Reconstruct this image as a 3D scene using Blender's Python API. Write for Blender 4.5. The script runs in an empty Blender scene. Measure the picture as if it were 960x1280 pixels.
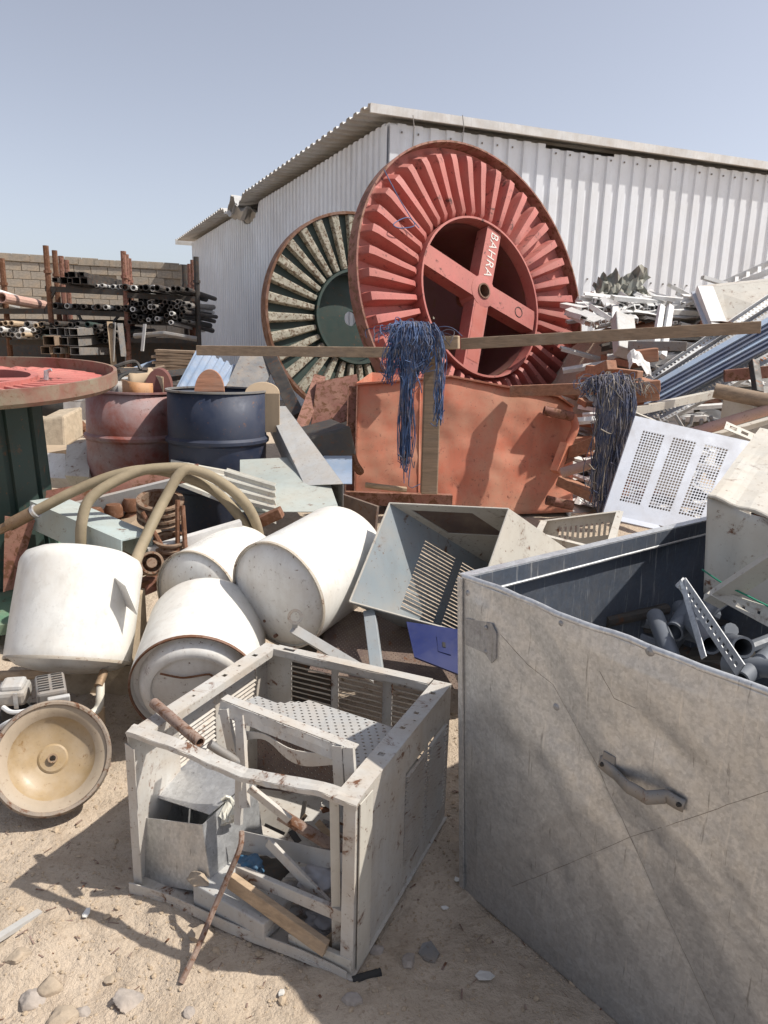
import bpy, bmesh, math, random
from mathutils import Vector as V, Matrix, noise
R = math.radians
sc = bpy.context.scene
COL = sc.collection
random.seed(7)

# ------------------------------------------------------------------ camera
F_PX, PITCH, ROLL, CAM_H = 900.0, R(13.1), R(1.5), 1.5
cam_d = bpy.data.cameras.new('camera'); cam = bpy.data.objects.new('camera', cam_d); COL.objects.link(cam)
cam_d.sensor_fit = 'VERTICAL'; cam_d.sensor_height = 36.0; cam_d.lens = 36.0*F_PX/1280.0
cam_d.clip_start = 0.02; cam_d.clip_end = 3000
_r, _u, _f = V((1, 0, 0)), V((0, math.sin(PITCH), math.cos(PITCH))), V((0, math.cos(PITCH), -math.sin(PITCH)))
_cx = _r*math.cos(ROLL) + _u*math.sin(ROLL); _cy = _u*math.cos(ROLL) - _r*math.sin(ROLL); _cz = -_f
m = Matrix((_cx, _cy, _cz)).transposed().to_4x4(); m.translation = (0, 0, CAM_H)
cam.matrix_world = m
sc.camera = cam
# ------------------------------------------------------------------ light
SUN_AZ, SUN_EL = R(92.5), R(54)          # azimuth clockwise from +Y
w = bpy.data.worlds.new('World'); sc.world = w; w.use_nodes = True
nt = w.node_tree; bg = nt.nodes['Background']
sky = nt.nodes.new('ShaderNodeTexSky'); sky.sky_type = 'NISHITA'; sky.sun_disc = False
sky.sun_elevation = SUN_EL; sky.sun_rotation = SUN_AZ
sky.air_density = 1.0; sky.dust_density = 2.6; sky.ozone_density = 3.0; sky.altitude = 600
hsv = nt.nodes.new('ShaderNodeHueSaturation'); hsv.inputs['Saturation'].default_value = .46      # dusty desert air
hsv.inputs['Hue'].default_value = .508; nt.links.new(sky.outputs[0], hsv.inputs['Color']); nt.links.new(hsv.outputs[0], bg.inputs[0]); bg.inputs[1].default_value = 0.122
sd = bpy.data.lights.new('sun', 'SUN'); sun = bpy.data.objects.new('sun', sd); COL.objects.link(sun)
sd.energy = 4.2; sd.angle = R(0.6); sd.color = (1.0, 0.945, 0.86)
_sd = V((math.sin(SUN_AZ)*math.cos(SUN_EL), math.cos(SUN_AZ)*math.cos(SUN_EL), math.sin(SUN_EL)))
sun.rotation_euler = _sd.to_track_quat('Z', 'Y').to_euler(); sun.location = (6, -2, 12)
sc.view_settings.view_transform = 'Standard'; sc.view_settings.look = 'None'
sc.view_settings.exposure = 0.4; sc.view_settings.gamma = 1.0; sc.view_settings.use_curve_mapping = False
sc.cycles.use_denoising = True; sc.cycles.max_bounces = 8

# ------------------------------------------------------------------ survey helpers (photo point -> place in the yard)
def ray(px, py):
    x = (px-480)/F_PX; y = -(py-640)/F_PX
    return _cx*x + _cy*y + _f
def at(px, py, Y):
    d = ray(px, py); return V((0, 0, CAM_H)) + d*(Y/d.y)
def on(px, py, z=0.0):
    d = ray(px, py); return V((0, 0, CAM_H)) + d*((z-CAM_H)/d.z)
def onpl(px, py, p0, n):
    d = ray(px, py); o = V((0, 0, CAM_H)); return o + d*((V(p0)-o).dot(n)/d.dot(n))
def sstep(a, b, t):
    t = max(0, min(1, (t-a)/(b-a))); return t*t*(3-2*t)
def gz(x, y):
    z = 0.30*sstep(2.2, 4.8, y)
    z += 1.45*sstep(1.3, 2.3, x)*sstep(5.2, 7.3, y)*(1-sstep(9.0, 11.0, y))*(1-sstep(7, 10, x))
    return z

# ------------------------------------------------------------------ mesh builder
class MB:
    def __init__(s): s.v = []; s.f = []
    def add(s, vs, fs, T=None):
        n = len(s.v)
        for p in vs: s.v.append(T @ V(p) if T is not None else V(p))
        for f in fs: s.f.append(tuple(i+n for i in f))
        return s
    def box(s, c, d, T=None):
        x, y, z = d[0]/2, d[1]/2, d[2]/2; c = V(c)
        s.add([c+V((a*x, b*y, e*z)) for a, b, e in ((-1,-1,-1),(1,-1,-1),(1,1,-1),(-1,1,-1),(-1,-1,1),(1,-1,1),(1,1,1),(-1,1,1))],
              [(0,3,2,1),(4,5,6,7),(0,1,5,4),(1,2,6,5),(2,3,7,6),(3,0,4,7)], T); return s
    def hexa(s, a, b):                     # two quads -> solid
        s.add(list(a)+list(b), [(3,2,1,0),(4,5,6,7),(0,1,5,4),(1,2,6,5),(2,3,7,6),(3,0,4,7)]); return s
    def beam(s, p, q, w, h, up=(0, 0, 1)):
        p, q = V(p), V(q); d = (q-p).normalized(); up = V(up)
        x = d.cross(up)
        if x.length < 1e-4: x = d.cross(V((1, 0, 0)))
        x.normalize(); y = x.cross(d)
        a = [p + x*i*w/2 + y*j*h/2 for i, j in ((-1,-1),(1,-1),(1,1),(-1,1))]
        s.hexa(a, [t+(q-p) for t in a]); return s
    def channel(s, p, q, w, h, t=.004, up=(0, 0, 1)):      # U section open towards -up
        p, q = V(p), V(q); d = (q-p).normalized(); x = d.cross(V(up)).normalized(); y = x.cross(d)
        s.beam(p+y*(h/2-t/2), q+y*(h/2-t/2), w, t, up)
        for k in (-1, 1): s.beam(p+x*k*(w/2-t/2)-y*t/2, q+x*k*(w/2-t/2)-y*t/2, t, h-t, up)
        return s
    def angle(s, p, q, w, h, t=.004, up=(0, 0, 1)):
        p, q = V(p), V(q); d = (q-p).normalized(); x = d.cross(V(up)).normalized(); y = x.cross(d)
        s.beam(p+y*(h/2-t/2), q+y*(h/2-t/2), w, t, up); s.beam(p+x*(w/2-t/2)-y*t/2, q+x*(w/2-t/2)-y*t/2, t, h-t, up); return s
    def tube(s, pts, r, n=10, ri=None, cap=True):
        pts = [V(p) for p in pts]; N = len(pts); rs = r if isinstance(r, (list, tuple)) else [r]*N
        ref = None; base = len(s.v); rings = []
        for i, p in enumerate(pts):
            d = (pts[min(i+1, N-1)] - pts[max(i-1, 0)]).normalized()
            if ref is None:
                ref = d.orthogonal().normalized()
            ref = (ref - d*ref.dot(d)).normalized(); b = d.cross(ref)
            rings.append((p, ref.copy(), b))
        def emit(rad, flip):
            o = len(s.v)
            for i, (p, a, b) in enumerate(rings):
                for k in range(n):
                    t = 2*math.pi*k/n; s.v.append(p + (a*math.cos(t)+b*math.sin(t))*rad[i])
            for i in range(N-1):
                for k in range(n):
                    q = (o+i*n+k, o+i*n+(k+1) % n, o+(i+1)*n+(k+1) % n, o+(i+1)*n+k)
                    s.f.append(q[::-1] if flip else q)
            return o
        o = emit(rs, False)
        if ri is None:
            if cap: s.f.append(tuple(o+k for k in range(n))[::-1]); s.f.append(tuple(o+(N-1)*n+k for k in range(n)))
        else:
            i0 = emit([x-(r-ri if not isinstance(r, (list, tuple)) else ri) for x in rs], True)
            for e in (0, (N-1)*n):
                for k in range(n):
                    q = (o+e+k, o+e+(k+1) % n, i0+e+(k+1) % n, i0+e+k); s.f.append(q[::-1] if e == 0 else q)
        return s
    def lathe(s, prof, n=32, T=None, closed=False):
        o = len(s.v)
        for r, z in prof:
            for k in range(n):
                t = 2*math.pi*k/n; p = V((r*math.cos(t), r*math.sin(t), z)); s.v.append(T @ p if T is not None else p)
        m_ = len(prof)
        for i in range(m_ if closed else m_-1):
            j = (i+1) % m_
            for k in range(n): s.f.append((o+i*n+k, o+i*n+(k+1) % n, o+j*n+(k+1) % n, o+j*n+k))
        return s
    def quad(s, Q, u0=0, u1=1, v0=0, v1=1, th=.002, off=0):   # slab on a bilinear patch
        a = [bil(Q, u, v) for u, v in ((u0,v0),(u1,v0),(u1,v1),(u0,v1))]; n = qn(Q)
        s.hexa([p+n*(off-th/2) for p in a], [p+n*(off+th/2) for p in a]); return s
    def slats(s, Q, u0, u1, v0, v1, k, fill=.5, th=.002, lift=.006):
        n = qn(Q); hv = (v1-v0)/k
        for i in range(k):
            a0 = v0+i*hv; a1 = a0+hv*fill
            p = [bil(Q, u0, a0), bil(Q, u1, a0), bil(Q, u1, a1)+n*lift, bil(Q, u0, a1)+n*lift]
            s.hexa([x-n*th/2 for x in p], [x+n*th/2 for x in p])
        return s
    def grille(s, Q, wins, th=.002):      # solid sheet round rectangular windows that share v range per row: wins = [(u0,u1,v0,v1)]
        vs = sorted({0.0, 1.0} | {w_[2] for w_ in wins} | {w_[3] for w_ in wins})
        for a, b in zip(vs, vs[1:]):
            c = (a+b)/2; row = sorted([w_ for w_ in wins if w_[2] < c < w_[3]]); u = 0.0
            for w_ in row:
                if w_[0] > u: s.quad(Q, u, w_[0], a, b, th)
                u = w_[1]
            if u < 1: s.quad(Q, u, 1, a, b, th)
        return s
    def perf(s, Q, nx, ny, rad, th=.002, keep=None, stag=True):
        n = qn(Q)
        for j in range(ny):
            for i in range(nx):
                u0, u1, v0, v1 = i/nx, (i+1)/nx, j/ny, (j+1)/ny
                if keep and not keep((u0+u1)/2, (v0+v1)/2): continue
                cu, cv = (u0+u1)/2, (v0+v1)/2; o = len(s.v)
                out = [(u0,cv),(u0,v0),(cu,v0),(u1,v0),(u1,cv),(u1,v1),(cu,v1),(u0,v1)]
                for u, v in out: s.v.append(bil(Q, u, v))
                hole = (not stag) or (i+j) % 2 == 0
                if hole:
                    for k in range(8):
                        t = math.pi + k*math.pi/4
                        s.v.append(bil(Q, cu+math.cos(t)*rad*(u1-u0), cv+math.sin(t)*rad*(v1-v0)))
                    for k in range(8): s.f.append((o+k, o+(k+1) % 8, o+8+(k+1) % 8, o+8+k))
                else: s.f.append(tuple(o+k for k in range(8)))
        return s
    def grid(s, fn, nu, nv, wrap=False):
        o = len(s.v)
        for j in range(nv+1):
            for i in range(nu+1): s.v.append(V(fn(i/nu, j/nv)))
        for j in range(nv):
            for i in range(nu):
                a = o+j*(nu+1)+i; s.f.append((a, a+1, a+nu+2, a+nu+1))
        return s
    def rock(s, c, r, T=None, seed=0, flat=.7):
        bm = bmesh.new(); bmesh.ops.create_icosphere(bm, subdivisions=4, radius=1)
        bm.verts.ensure_lookup_table(); sd_ = V((seed*3.7, seed*1.3, seed*.7)); rk = random.Random(seed+100)
        planes = [(V((rk.gauss(0, 1), rk.gauss(0, 1), rk.gauss(0, 1))).normalized(), rk.uniform(.62, .95)) for _ in range(11)]
        vs = []
        for v in bm.verts:
            k = min([1.25]+[h_/max(1e-3, v.co.dot(n_)) for n_, h_ in planes if v.co.dot(n_) > .05])*(1+.10*noise.noise(v.co*2.3+sd_)+.05*noise.noise(v.co*7+sd_))
            vs.append(V(c)+V((v.co.x*r*k, v.co.y*r*k*.85, v.co.z*r*k*flat)))
        s.add(vs, [tuple(v.index for v in f.verts) for f in bm.faces]); bm.free(); return s
    def build(s, name, mat, parent=None, smooth=None, bevel=0, solid=0, origin=None):
        me = bpy.data.meshes.new(name)
        root = parent
        while root is not None and root.parent is not None: root = root.parent
        if root is not None: off = root.location.copy()
        elif origin is not None: off = V(origin)
        else:
            zs = min(p.z for p in s.v); off = sum(s.v, V())/len(s.v); off.z = zs
        me.from_pydata([p-off for p in s.v], [], s.f); me.validate(); me.update()
        bm = bmesh.new(); bm.from_mesh(me); bmesh.ops.recalc_face_normals(bm, faces=bm.faces); bm.to_mesh(me); bm.free()
        if mat: me.materials.append(mat)
        o = bpy.data.objects.new(name, me); COL.objects.link(o)
        if parent is not None: o.parent = parent
        else: o.location = off
        if solid:
            md = o.modifiers.new('thick', 'SOLIDIFY'); md.thickness = solid; md.offset = 0
        if bevel:
            md = o.modifiers.new('edge', 'BEVEL'); md.width = bevel; md.segments = 2; md.limit_method = 'ANGLE'; md.angle_limit = R(35)
        if smooth is not None:
            me.polygons.foreach_set('use_smooth', [True]*len(me.polygons))
            me.set_sharp_from_angle(angle=R(smooth))
        return o
def slat_objs(Q, u0, u1, v0, v1, k, fill, th, lift, mat, parent):
    hv = (v1-v0)/k; n = qn(Q)
    for i in range(k):
        a0 = v0+i*hv; a1 = a0+hv*fill; j = [random.uniform(-.002, .002) for _ in range(4)]
        p = [bil(Q, u0, a0)+n*j[0], bil(Q, u1, a0)+n*j[1], bil(Q, u1, a1)+n*(lift+j[2]), bil(Q, u0, a1)+n*(lift+j[3])]
        MB().hexa([x-n*th/2 for x in p], [x+n*th/2 for x in p]).build('slat', mat, parent)
def bil(Q, u, v): return Q[0]*((1-u)*(1-v)) + Q[1]*(u*(1-v)) + Q[2]*(u*v) + Q[3]*((1-u)*v)
def qn(Q): return (Q[2]-Q[0]).cross(Q[3]-Q[1]).normalized()
def fr(o, x, y):
    x = V(x).normalized(); z = x.cross(V(y)).normalized(); y = z.cross(x)
    M_ = Matrix((x, y, z)).transposed().to_4x4(); M_.translation = V(o); return M_
def smoothpath(pts, n=6):
    pts = [V(p) for p in pts]; out = []
    for i in range(len(pts)-1):
        a = pts[max(i-1, 0)]; b = pts[i]; c = pts[i+1]; d = pts[min(i+2, len(pts)-1)]
        for k in range(n):
            t = k/n
            out.append(.5*((2*b)+(c-a)*t+(2*a-5*b+4*c-d)*t*t+(3*b-a-3*c+d)*t**3))
    out.append(pts[-1]); return out
def tag(o, label=None, cat=None, group=None, kind=None):
    if label: o['label'] = label
    if cat: o['category'] = cat
    if group: o['group'] = group
    if kind: o['kind'] = kind
    return o
def thing(name, label, cat, loc, group=None):
    o = bpy.data.objects.new(name, None); COL.objects.link(o); o.location = V(loc); o.empty_display_size = .1
    return tag(o, label, cat, group)

# ------------------------------------------------------------------ materials
MATS = {}
def newmat(name):
    m_ = bpy.data.materials.new(name); m_.use_nodes = True; n = m_.node_tree.nodes; b = n['Principled BSDF']; MATS[name] = m_
    return m_, m_.node_tree, b
def N(nt_, t, **kw):
    n = nt_.nodes.new(t)
    for k, v in kw.items(): setattr(n, k, v)
    return n
def noise_n(nt_, co, scale, detail=5, rough=.6, dist=0):
    n = N(nt_, 'ShaderNodeTexNoise'); n.inputs['Scale'].default_value = scale; n.inputs['Detail'].default_value = detail
    n.inputs['Roughness'].default_value = rough; n.inputs['Distortion'].default_value = dist
    nt_.links.new(co, n.inputs['Vector']); return n.outputs[0]
def ramp(nt_, fac, stops):
    r_ = N(nt_, 'ShaderNodeValToRGB'); e = r_.color_ramp.elements
    while len(e) < len(stops): e.new(.5)
    for i, (p, c) in enumerate(stops):
        e[i].position = p; e[i].color = (c, c, c, 1) if isinstance(c, (int, float)) else (*c, 1)
    nt_.links.new(fac, r_.inputs[0]); return r_.outputs[0]
def mix(nt_, fac, a, b, mode='MIX'):
    n = N(nt_, 'ShaderNodeMix', data_type='RGBA', blend_type=mode)
    for i, v in ((0, fac), (6, a), (7, b)):
        if hasattr(v, 'is_linked') or hasattr(v, 'links'): nt_.links.new(v, n.inputs[i])
        elif isinstance(v, (int, float)): n.inputs[i].default_value = v
        else: n.inputs[i].default_value = (*v, 1)
    return n.outputs[2]
def bump(nt_, b, h, strength, dist=.01):
    n = N(nt_, 'ShaderNodeBump'); n.inputs['Strength'].default_value = strength; n.inputs['Distance'].default_value = dist
    nt_.links.new(h, n.inputs['Height']); nt_.links.new(n.outputs[0], b.inputs['Normal'])
DUST, RUST = (.40, .31, .22), (.13, .055, .025)
def paint(name, col, rough=.5, metal=0.0, dust=.35, rust=.12, scale=5.0, bmp=.15, dustcol=DUST, rustcol=RUST, var=.12, streak=.3):
    m_, t, b = newmat(name)
    co = N(t, 'ShaderNodeTexCoord').outputs['Object']
    n1 = noise_n(t, co, scale, 7, .68, .2); n2 = noise_n(t, co, scale*2.6, 9, .72, .5); n3 = noise_n(t, co, scale*.6, 3, .5); n5 = noise_n(t, co, scale*13, 4, .7)
    hi = tuple(min(1, c*(1+var)) for c in col); lo = tuple(c*(1-var) for c in col)
    c = mix(t, ramp(t, n3, [(.3, 0), (.7, 1)]), lo, hi)
    if streak:
        mp = N(t, 'ShaderNodeMapping'); mp.inputs['Scale'].default_value = (scale*5, scale*5, scale*.5); t.links.new(co, mp.inputs[0])
        ns = noise_n(t, mp.outputs[0], 1, 4, .6); c = mix(t, ramp(t, ns, [(.5, 0), (.72, streak)]), c, tuple(x*.5+y*.18 for x, y in zip(col, dustcol)))
    c = mix(t, ramp(t, n1, [(.40, 0), (.66, dust)]), c, dustcol)
    c = mix(t, ramp(t, n5, [(.56, 0), (.70, dust*.5)]), c, tuple(x*.55 for x in dustcol))
    if rust > .03:
        th = .685-rust*.75
        c = mix(t, ramp(t, n2, [(th-.05, 0), (th, .35), (th+.03, 1)]), c, rustcol)
        c = mix(t, ramp(t, n5, [(.665-rust*.25, 0), (.70-rust*.25, .85)]), c, rustcol)
    t.links.new(c, b.inputs['Base Color'])
    t.links.new(ramp(t, n1, [(.35, max(0, rough-.08)), (.72, min(1, rough+.3))]), b.inputs['Roughness'])
    b.inputs['Metallic'].default_value = metal
    if bmp: bump(t, b, n2, bmp, .004)
    return m_
def galv(name, col=(.50, .50, .49), rough=.42, metal=.8, dirt=.5, spangle=110, dirtcol=(.17, .15, .13), fine=None):
    m_, t, b = newmat(name)
    co = N(t, 'ShaderNodeTexCoord').outputs['Object']
    vo = N(t, 'ShaderNodeTexVoronoi'); vo.inputs['Scale'].default_value = spangle; t.links.new(co, vo.inputs['Vector'])
    bw = N(t, 'ShaderNodeRGBToBW'); t.links.new(vo.outputs['Color'], bw.inputs[0])
    c = mix(t, ramp(t, bw.outputs[0], [(.1, 0), (.9, 1)]), tuple(x*.88 for x in col), tuple(x*1.08 for x in col))
    n1 = noise_n(t, co, 2.6, 9, .72, .5); n2 = noise_n(t, co, 22, 9, .8, .3); n4 = noise_n(t, co, 75, 5, .75)
    def scr(rot, sc_):
        mp = N(t, 'ShaderNodeMapping'); mp.inputs['Scale'].default_value = sc_; mp.inputs['Rotation'].default_value = rot; t.links.new(co, mp.inputs[0])
        return noise_n(t, mp.outputs[0], 1, 4, .65)
    s1 = scr((.5, .3, .2), (90, 90, 4)); s2 = scr((-.6, .9, .4), (120, 120, 6)); s3 = scr((0, 0, 0), (14, 14, 1.2))
    c = mix(t, ramp(t, n1, [(.40, 0), (.70, dirt)]), c, dirtcol)
    c = mix(t, ramp(t, s3, [(.48, 0), (.72, dirt*.7)]), c, tuple(x*.9 for x in dirtcol))
    c = mix(t, ramp(t, n2, [(.50, 0), (.68, dirt*.8)]), c, tuple(x*.8 for x in dirtcol))
    c = mix(t, ramp(t, n4, [(.46, 0), (.66, dirt*.6 if fine is None else fine)]), c, tuple(x*.6 for x in dirtcol))
    c = mix(t, ramp(t, s1, [(.60, 0), (.68, .35)]), c, (.72, .70, .67))
    c = mix(t, ramp(t, s2, [(.63, 0), (.69, .5)]), c, (.13, .12, .11))
    t.links.new(c, b.inputs['Base Color']); b.inputs['Metallic'].default_value = metal
    t.links.new(ramp(t, n2, [(.3, rough-.08), (.7, min(1, rough+.28))]), b.inputs['Roughness'])
    bump(t, b, n2, .10, .004); return m_
def wood(name, col, rough=.8):
    m_, t, b = newmat(name)
    co = N(t, 'ShaderNodeTexCoord').outputs['Object']
    mp = N(t, 'ShaderNodeMapping'); mp.inputs['Scale'].default_value = (3, 40, 40); t.links.new(co, mp.inputs[0])
    n1 = noise_n(t, mp.outputs[0], 1.2, 6, .7, .5); n2 = noise_n(t, co, 9, 4, .6)
    c = mix(t, ramp(t, n1, [(.3, 0), (.7, 1)]), tuple(x*.62 for x in col), tuple(min(1, x*1.2) for x in col))
    c = mix(t, ramp(t, n2, [(.5, 0), (.8, .5)]), c, (.30, .25, .20))
    t.links.new(c, b.inputs['Base Color']); b.inputs['Roughness'].default_value = rough
    bump(t, b, n1, .4, .004); return m_

def sand():
    m_, t, b = newmat('sand')
    co = N(t, 'ShaderNodeTexCoord').outputs['Object']
    n1 = noise_n(t, co, .9, 8, .65); n2 = noise_n(t, co, 9, 8, .75); n3 = noise_n(t, co, 70, 4, .7); n4 = noise_n(t, co, 28, 5, .7)
    c = mix(t, ramp(t, n1, [(.35, 0), (.68, 1)]), (.44, .355, .265), (.56, .46, .36))
    c = mix(t, ramp(t, n2, [(.5, 0), (.72, .65)]), c, (.31, .23, .16))
    c = mix(t, ramp(t, n4, [(.56, 0), (.72, .55)]), c, (.52, .42, .32))
    c = mix(t, ramp(t, n3, [(.55, 0), (.72, .55)]), c, (.24, .17, .115))
    t.links.new(c, b.inputs['Base Color']); b.inputs['Roughness'].default_value = .95
    a = N(t, 'ShaderNodeMath', operation='MULTIPLY_ADD'); t.links.new(n3, a.inputs[0]); a.inputs[1].default_value = .35
    t.links.new(n4, a.inputs[2])
    a2 = N(t, 'ShaderNodeMath', operation='ADD'); t.links.new(a.outputs[0], a2.inputs[0]); t.links.new(n2, a2.inputs[1])
    bump(t, b, a2.outputs[0], .75, .025); return m_
def stonemat(name, col):
    m_, t, b = newmat(name); co = N(t, 'ShaderNodeTexCoord').outputs['Object']
    n1 = noise_n(t, co, 18, 6, .7); n2 = noise_n(t, co, 4, 3, .5)
    c = mix(t, ramp(t, n1, [(.35, 0), (.7, 1)]), tuple(x*.7 for x in col), tuple(min(1, x*1.15) for x in col))
    c = mix(t, ramp(t, n2, [(.4, 0), (.7, .6)]), c, (.42, .32, .22))
    t.links.new(c, b.inputs['Base Color']); b.inputs['Roughness'].default_value = .92; bump(t, b, n1, .5, .008); return m_
SAND = sand()
GRAVEL = stonemat('gravel_stone', (.42, .33, .235)); STONE = stonemat('limestone', (.40, .325, .245)); STONE2 = stonemat('grey_stone', (.36, .32, .29))
BLOCK = stonemat('block', (.36, .315, .26)); MORTAR = stonemat('mortar', (.33, .29, .24)); BRICKPALE = stonemat('pale_brick', (.44, .36, .26))
WHITE = paint('white_enamel', (.74, .73, .69), .32, 0, .42, 0, 3.8, .05, (.50, .42, .32), var=.05, streak=.38)
WHITE2 = paint('white_enamel_dusty', (.68, .67, .64), .38, 0, .45, .035, 4, .05, var=.05)
ACW = paint('ac_white', (.48, .465, .435), .5, 0, .5, .10, 6, .1, var=.08)
ACCREAM = paint('ac_cream', (.52, .495, .44), .5, 0, .35, .08, 4, .1)
ACBLUE = paint('ac_bluegrey', (.27, .31, .335), .5, 0, .3, .05, 4, .08)
ACPALE = paint('ac_pale_blue', (.43, .455, .515), .5, 0, .2, .02, 4, .05, var=.05)
GALV = galv('galvanised', (.60, .60, .595), .42, .75, .26)
BINM = galv('bin_sheet', (.57, .58, .59), .36, .80, .16, 150, (.16, .155, .15), fine=.20)
BINSHADE = galv('bin_inside_shade', (.085, .105, .14), .5, .35, .3)  # sheet colour darkened, so the shade inside the bin is in the paint
GALVD = galv('galvanised_dark', (.40, .41, .43), .45, .7, .4)
GALVB = galv('galvanised_bright', (.64, .65, .66), .38, .75, .22)
REDO = paint('red_oxide', (.42, .12, .10), .62, 0, .45, .085, 3, .12, (.45, .23, .19), (.09, .035, .028), .12)
REDD = paint('red_oxide_dark', (.14, .045, .04), .75, 0, .35, .12, 3, .15, (.2, .12, .09))  # dark copy of red oxide: painted shade inside reels, also one dark red panel
RIM = paint('rim_rust', (.15, .07, .05), .75, 0, .4, .25, 4, .2)
RIMR = paint('rim_red_rust', (.22, .075, .06), .75, 0, .4, .2, 5, .2)
GRIM = paint('rim_green_rust', (.23, .095, .07), .8, 0, .45, .14, 5, .2, (.26, .34, .24), (.16, .07, .04))
ORANGE = paint('skip_orange', (.56, .175, .10), .62, 0, .75, .06, 3.2, .2, (.53, .31, .21), (.24, .075, .05), .18, .45)
RUSTY = paint('rusty_steel', (.19, .085, .05), .8, 0, .4, .3, 8, .3, (.27, .17, .11))
RUSTR = paint('rusty_red_steel', (.24, .10, .075), .75, 0, .55, .2, 8, .3, (.32, .2, .14))
RUSTP = paint('rusty_pipe_dusty', (.22, .15, .12), .75, 0, .6, .2, 12, .2, (.32, .25, .2))
BRN = paint('brown_sheet', (.11, .075, .065), .7, 0, .3, .1, 8, .15)
GREEND = paint('dark_green', (.018, .042, .036), .55, 0, .25, .06, 4, .1, (.09, .08, .06))
GREENL = paint('mid_green', (.10, .22, .14), .6, 0, .35, .1, 4, .1)
PALE = paint('peeled_rib', (.40, .37, .30), .85, 0, .5, .2, 9, .35, (.20, .22, .17), (.12, .08, .05), .2)
DRUMR = paint('drum_red', (.23, .062, .042), .5, .1, .7, .08, 4.0, .1, (.33, .30, .31), (.13, .05, .035))
DRUMB = paint('drum_blue', (.013, .022, .05), .5, .1, .3, .06, 3.5, .1, (.10, .10, .12))  # colour darkened to carry the shade lying over this drum
BLUEP = paint('blue_plastic', (.015, .024, .11), .4, 0, .2, 0, 5, .02, (.08, .08, .14))
BLUEST = paint('blue_strip_steel', (.05, .075, .15), .45, .1, .45, .04, 6, .05, (.16, .17, .2))
BLUECOR = paint('blue_steel_sheet', (.26, .34, .46), .45, .2, .25, .03, 4, .05)
CREAMCOR = paint('cream_sheet', (.60, .59, .52), .5, 0, .35, .07, 4, .08, DUST, (.35, .17, .07))
WHWALL = paint('shed_white', (.75, .78, .825), .45, 0, .2, 0, 1.2, .03, (.50, .47, .43), var=.05)
ROOFM = paint('shed_roof', (.55, .55, .54), .45, .1, .4, .03, 1.2, .05)
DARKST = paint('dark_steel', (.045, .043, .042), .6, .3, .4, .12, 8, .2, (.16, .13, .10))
GREYST = paint('grey_steel', (.22, .22, .22), .55, .3, .45, .1, 8, .15)
WHITEPVC = paint('white_profile', (.68, .68, .67), .45, 0, .3, .03, 6, .05)
GREYPVC = paint('grey_sheet', (.42, .42, .41), .5, 0, .4, .05, 6, .08)
HOSE = paint('hose_rubber', (.235, .19, .12), .7, 0, .65, 0, 9, .2, (.36, .29, .2))
BRASS = paint('brass_fitting', (.26, .17, .10), .55, .4, .4, .1, 20, .1)
BOWLM = paint('bowl_yellowed', (.34, .275, .20), .6, 0, .6, .06, 6, .12, (.45, .36, .27), (.20, .13, .08), .1)
BOWLY = paint('bowl_yellow', (.33, .235, .125), .38, 0, .7, .05, 8, .06, (.40, .32, .23), (.22, .13, .05), .12)
BOWLR = paint('bowl_rim', (.24, .20, .165), .8, 0, .5, .15, 12, .25)
PINK = paint('pink_tube', (.50, .30, .25), .55, 0, .4, .05, 8, .08)
WOODP = wood('wood_pale', (.40, .29, .19)); WOODR = wood('wood_red', (.36, .17, .10)); WOODB = wood('wood_brown', (.26, .185, .125))
ROPEB = paint('rope_blue', (.055, .105, .235), .85, 0, .3, 0, 9, 0, (.25, .25, .27), var=.3)
ROPEM = paint('rope_muted', (.085, .105, .17), .9, 0, .6, 0, 9, 0, (.27, .22, .18), var=.3)
CLOTHB = paint('cloth_blue', (.02, .11, .21), .85, 0, .3, 0, 9, .2)
BAG = paint('plastic_bag', (.40, .40, .42), .45, 0, .3, 0, 12, .2)
BLACK = paint('black_rubber', (.02, .02, .02), .8, 0, .4, 0, 9, .1, (.10, .085, .07))
CARD = paint('cardboard', (.40, .30, .20), .85, 0, .3, .02, 5, .1)
PVCP = paint('pvc_pipe_grey', (.11, .125, .15), .45, 0, .25, 0, 8, .03, (.2, .19, .18))
GSTRING = paint('green_string', (.02, .22, .13), .6, 0, 0, 0, 5, 0)
LETTER = paint('white_lettering', (.70, .66, .62), .7, 0, .3, .1, 14, 0)
DIRT = paint('dirt_fill', (.30, .22, .15), .95, 0, .5, 0, 12, .4)

# ================================================================== SETTING: ground
def axis(lo, hi, a, b, fine, grow=1.25):
    xs = [a]; 
    while xs[-1] < b: xs.append(xs[-1]+fine)
    st = fine; x = xs[-1]
    while x < hi: st *= grow; x += st; xs.append(min(x, hi))
    st = fine; x = a; left = []
    while x > lo: st *= grow; x -= st; left.append(max(x, lo))
    return left[::-1]+xs
gx = axis(-600, 600, -1.9, 1.0, .016); gy = axis(-60, 1500, 1.0, 2.7, .016)
def gh(x, y):
    z = gz(x, y)
    d = math.hypot(x, y)
    if d < 60:
        p = V((x, y, 0)); k = 1.0
        z += .03*noise.noise(p*1.3)+.016*noise.noise(p*4)+(.012*abs(noise.noise(p*6.5)) if d < 8 else 0)+(.009*noise.noise(p*13)+.005*noise.noise(p*31) if d < 6 else 0)
    return z
g = MB(); nx_ = len(gx)
g.v = [V((x, y, gh(x, y))) for y in gy for x in gx]
g.f = [(j*nx_+i, j*nx_+i+1, (j+1)*nx_+i+1, (j+1)*nx_+i) for j in range(len(gy)-1) for i in range(nx_-1)]
tag(g.build('ground', SAND, smooth=60, origin=(0, 0, 0)), kind='structure')

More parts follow.
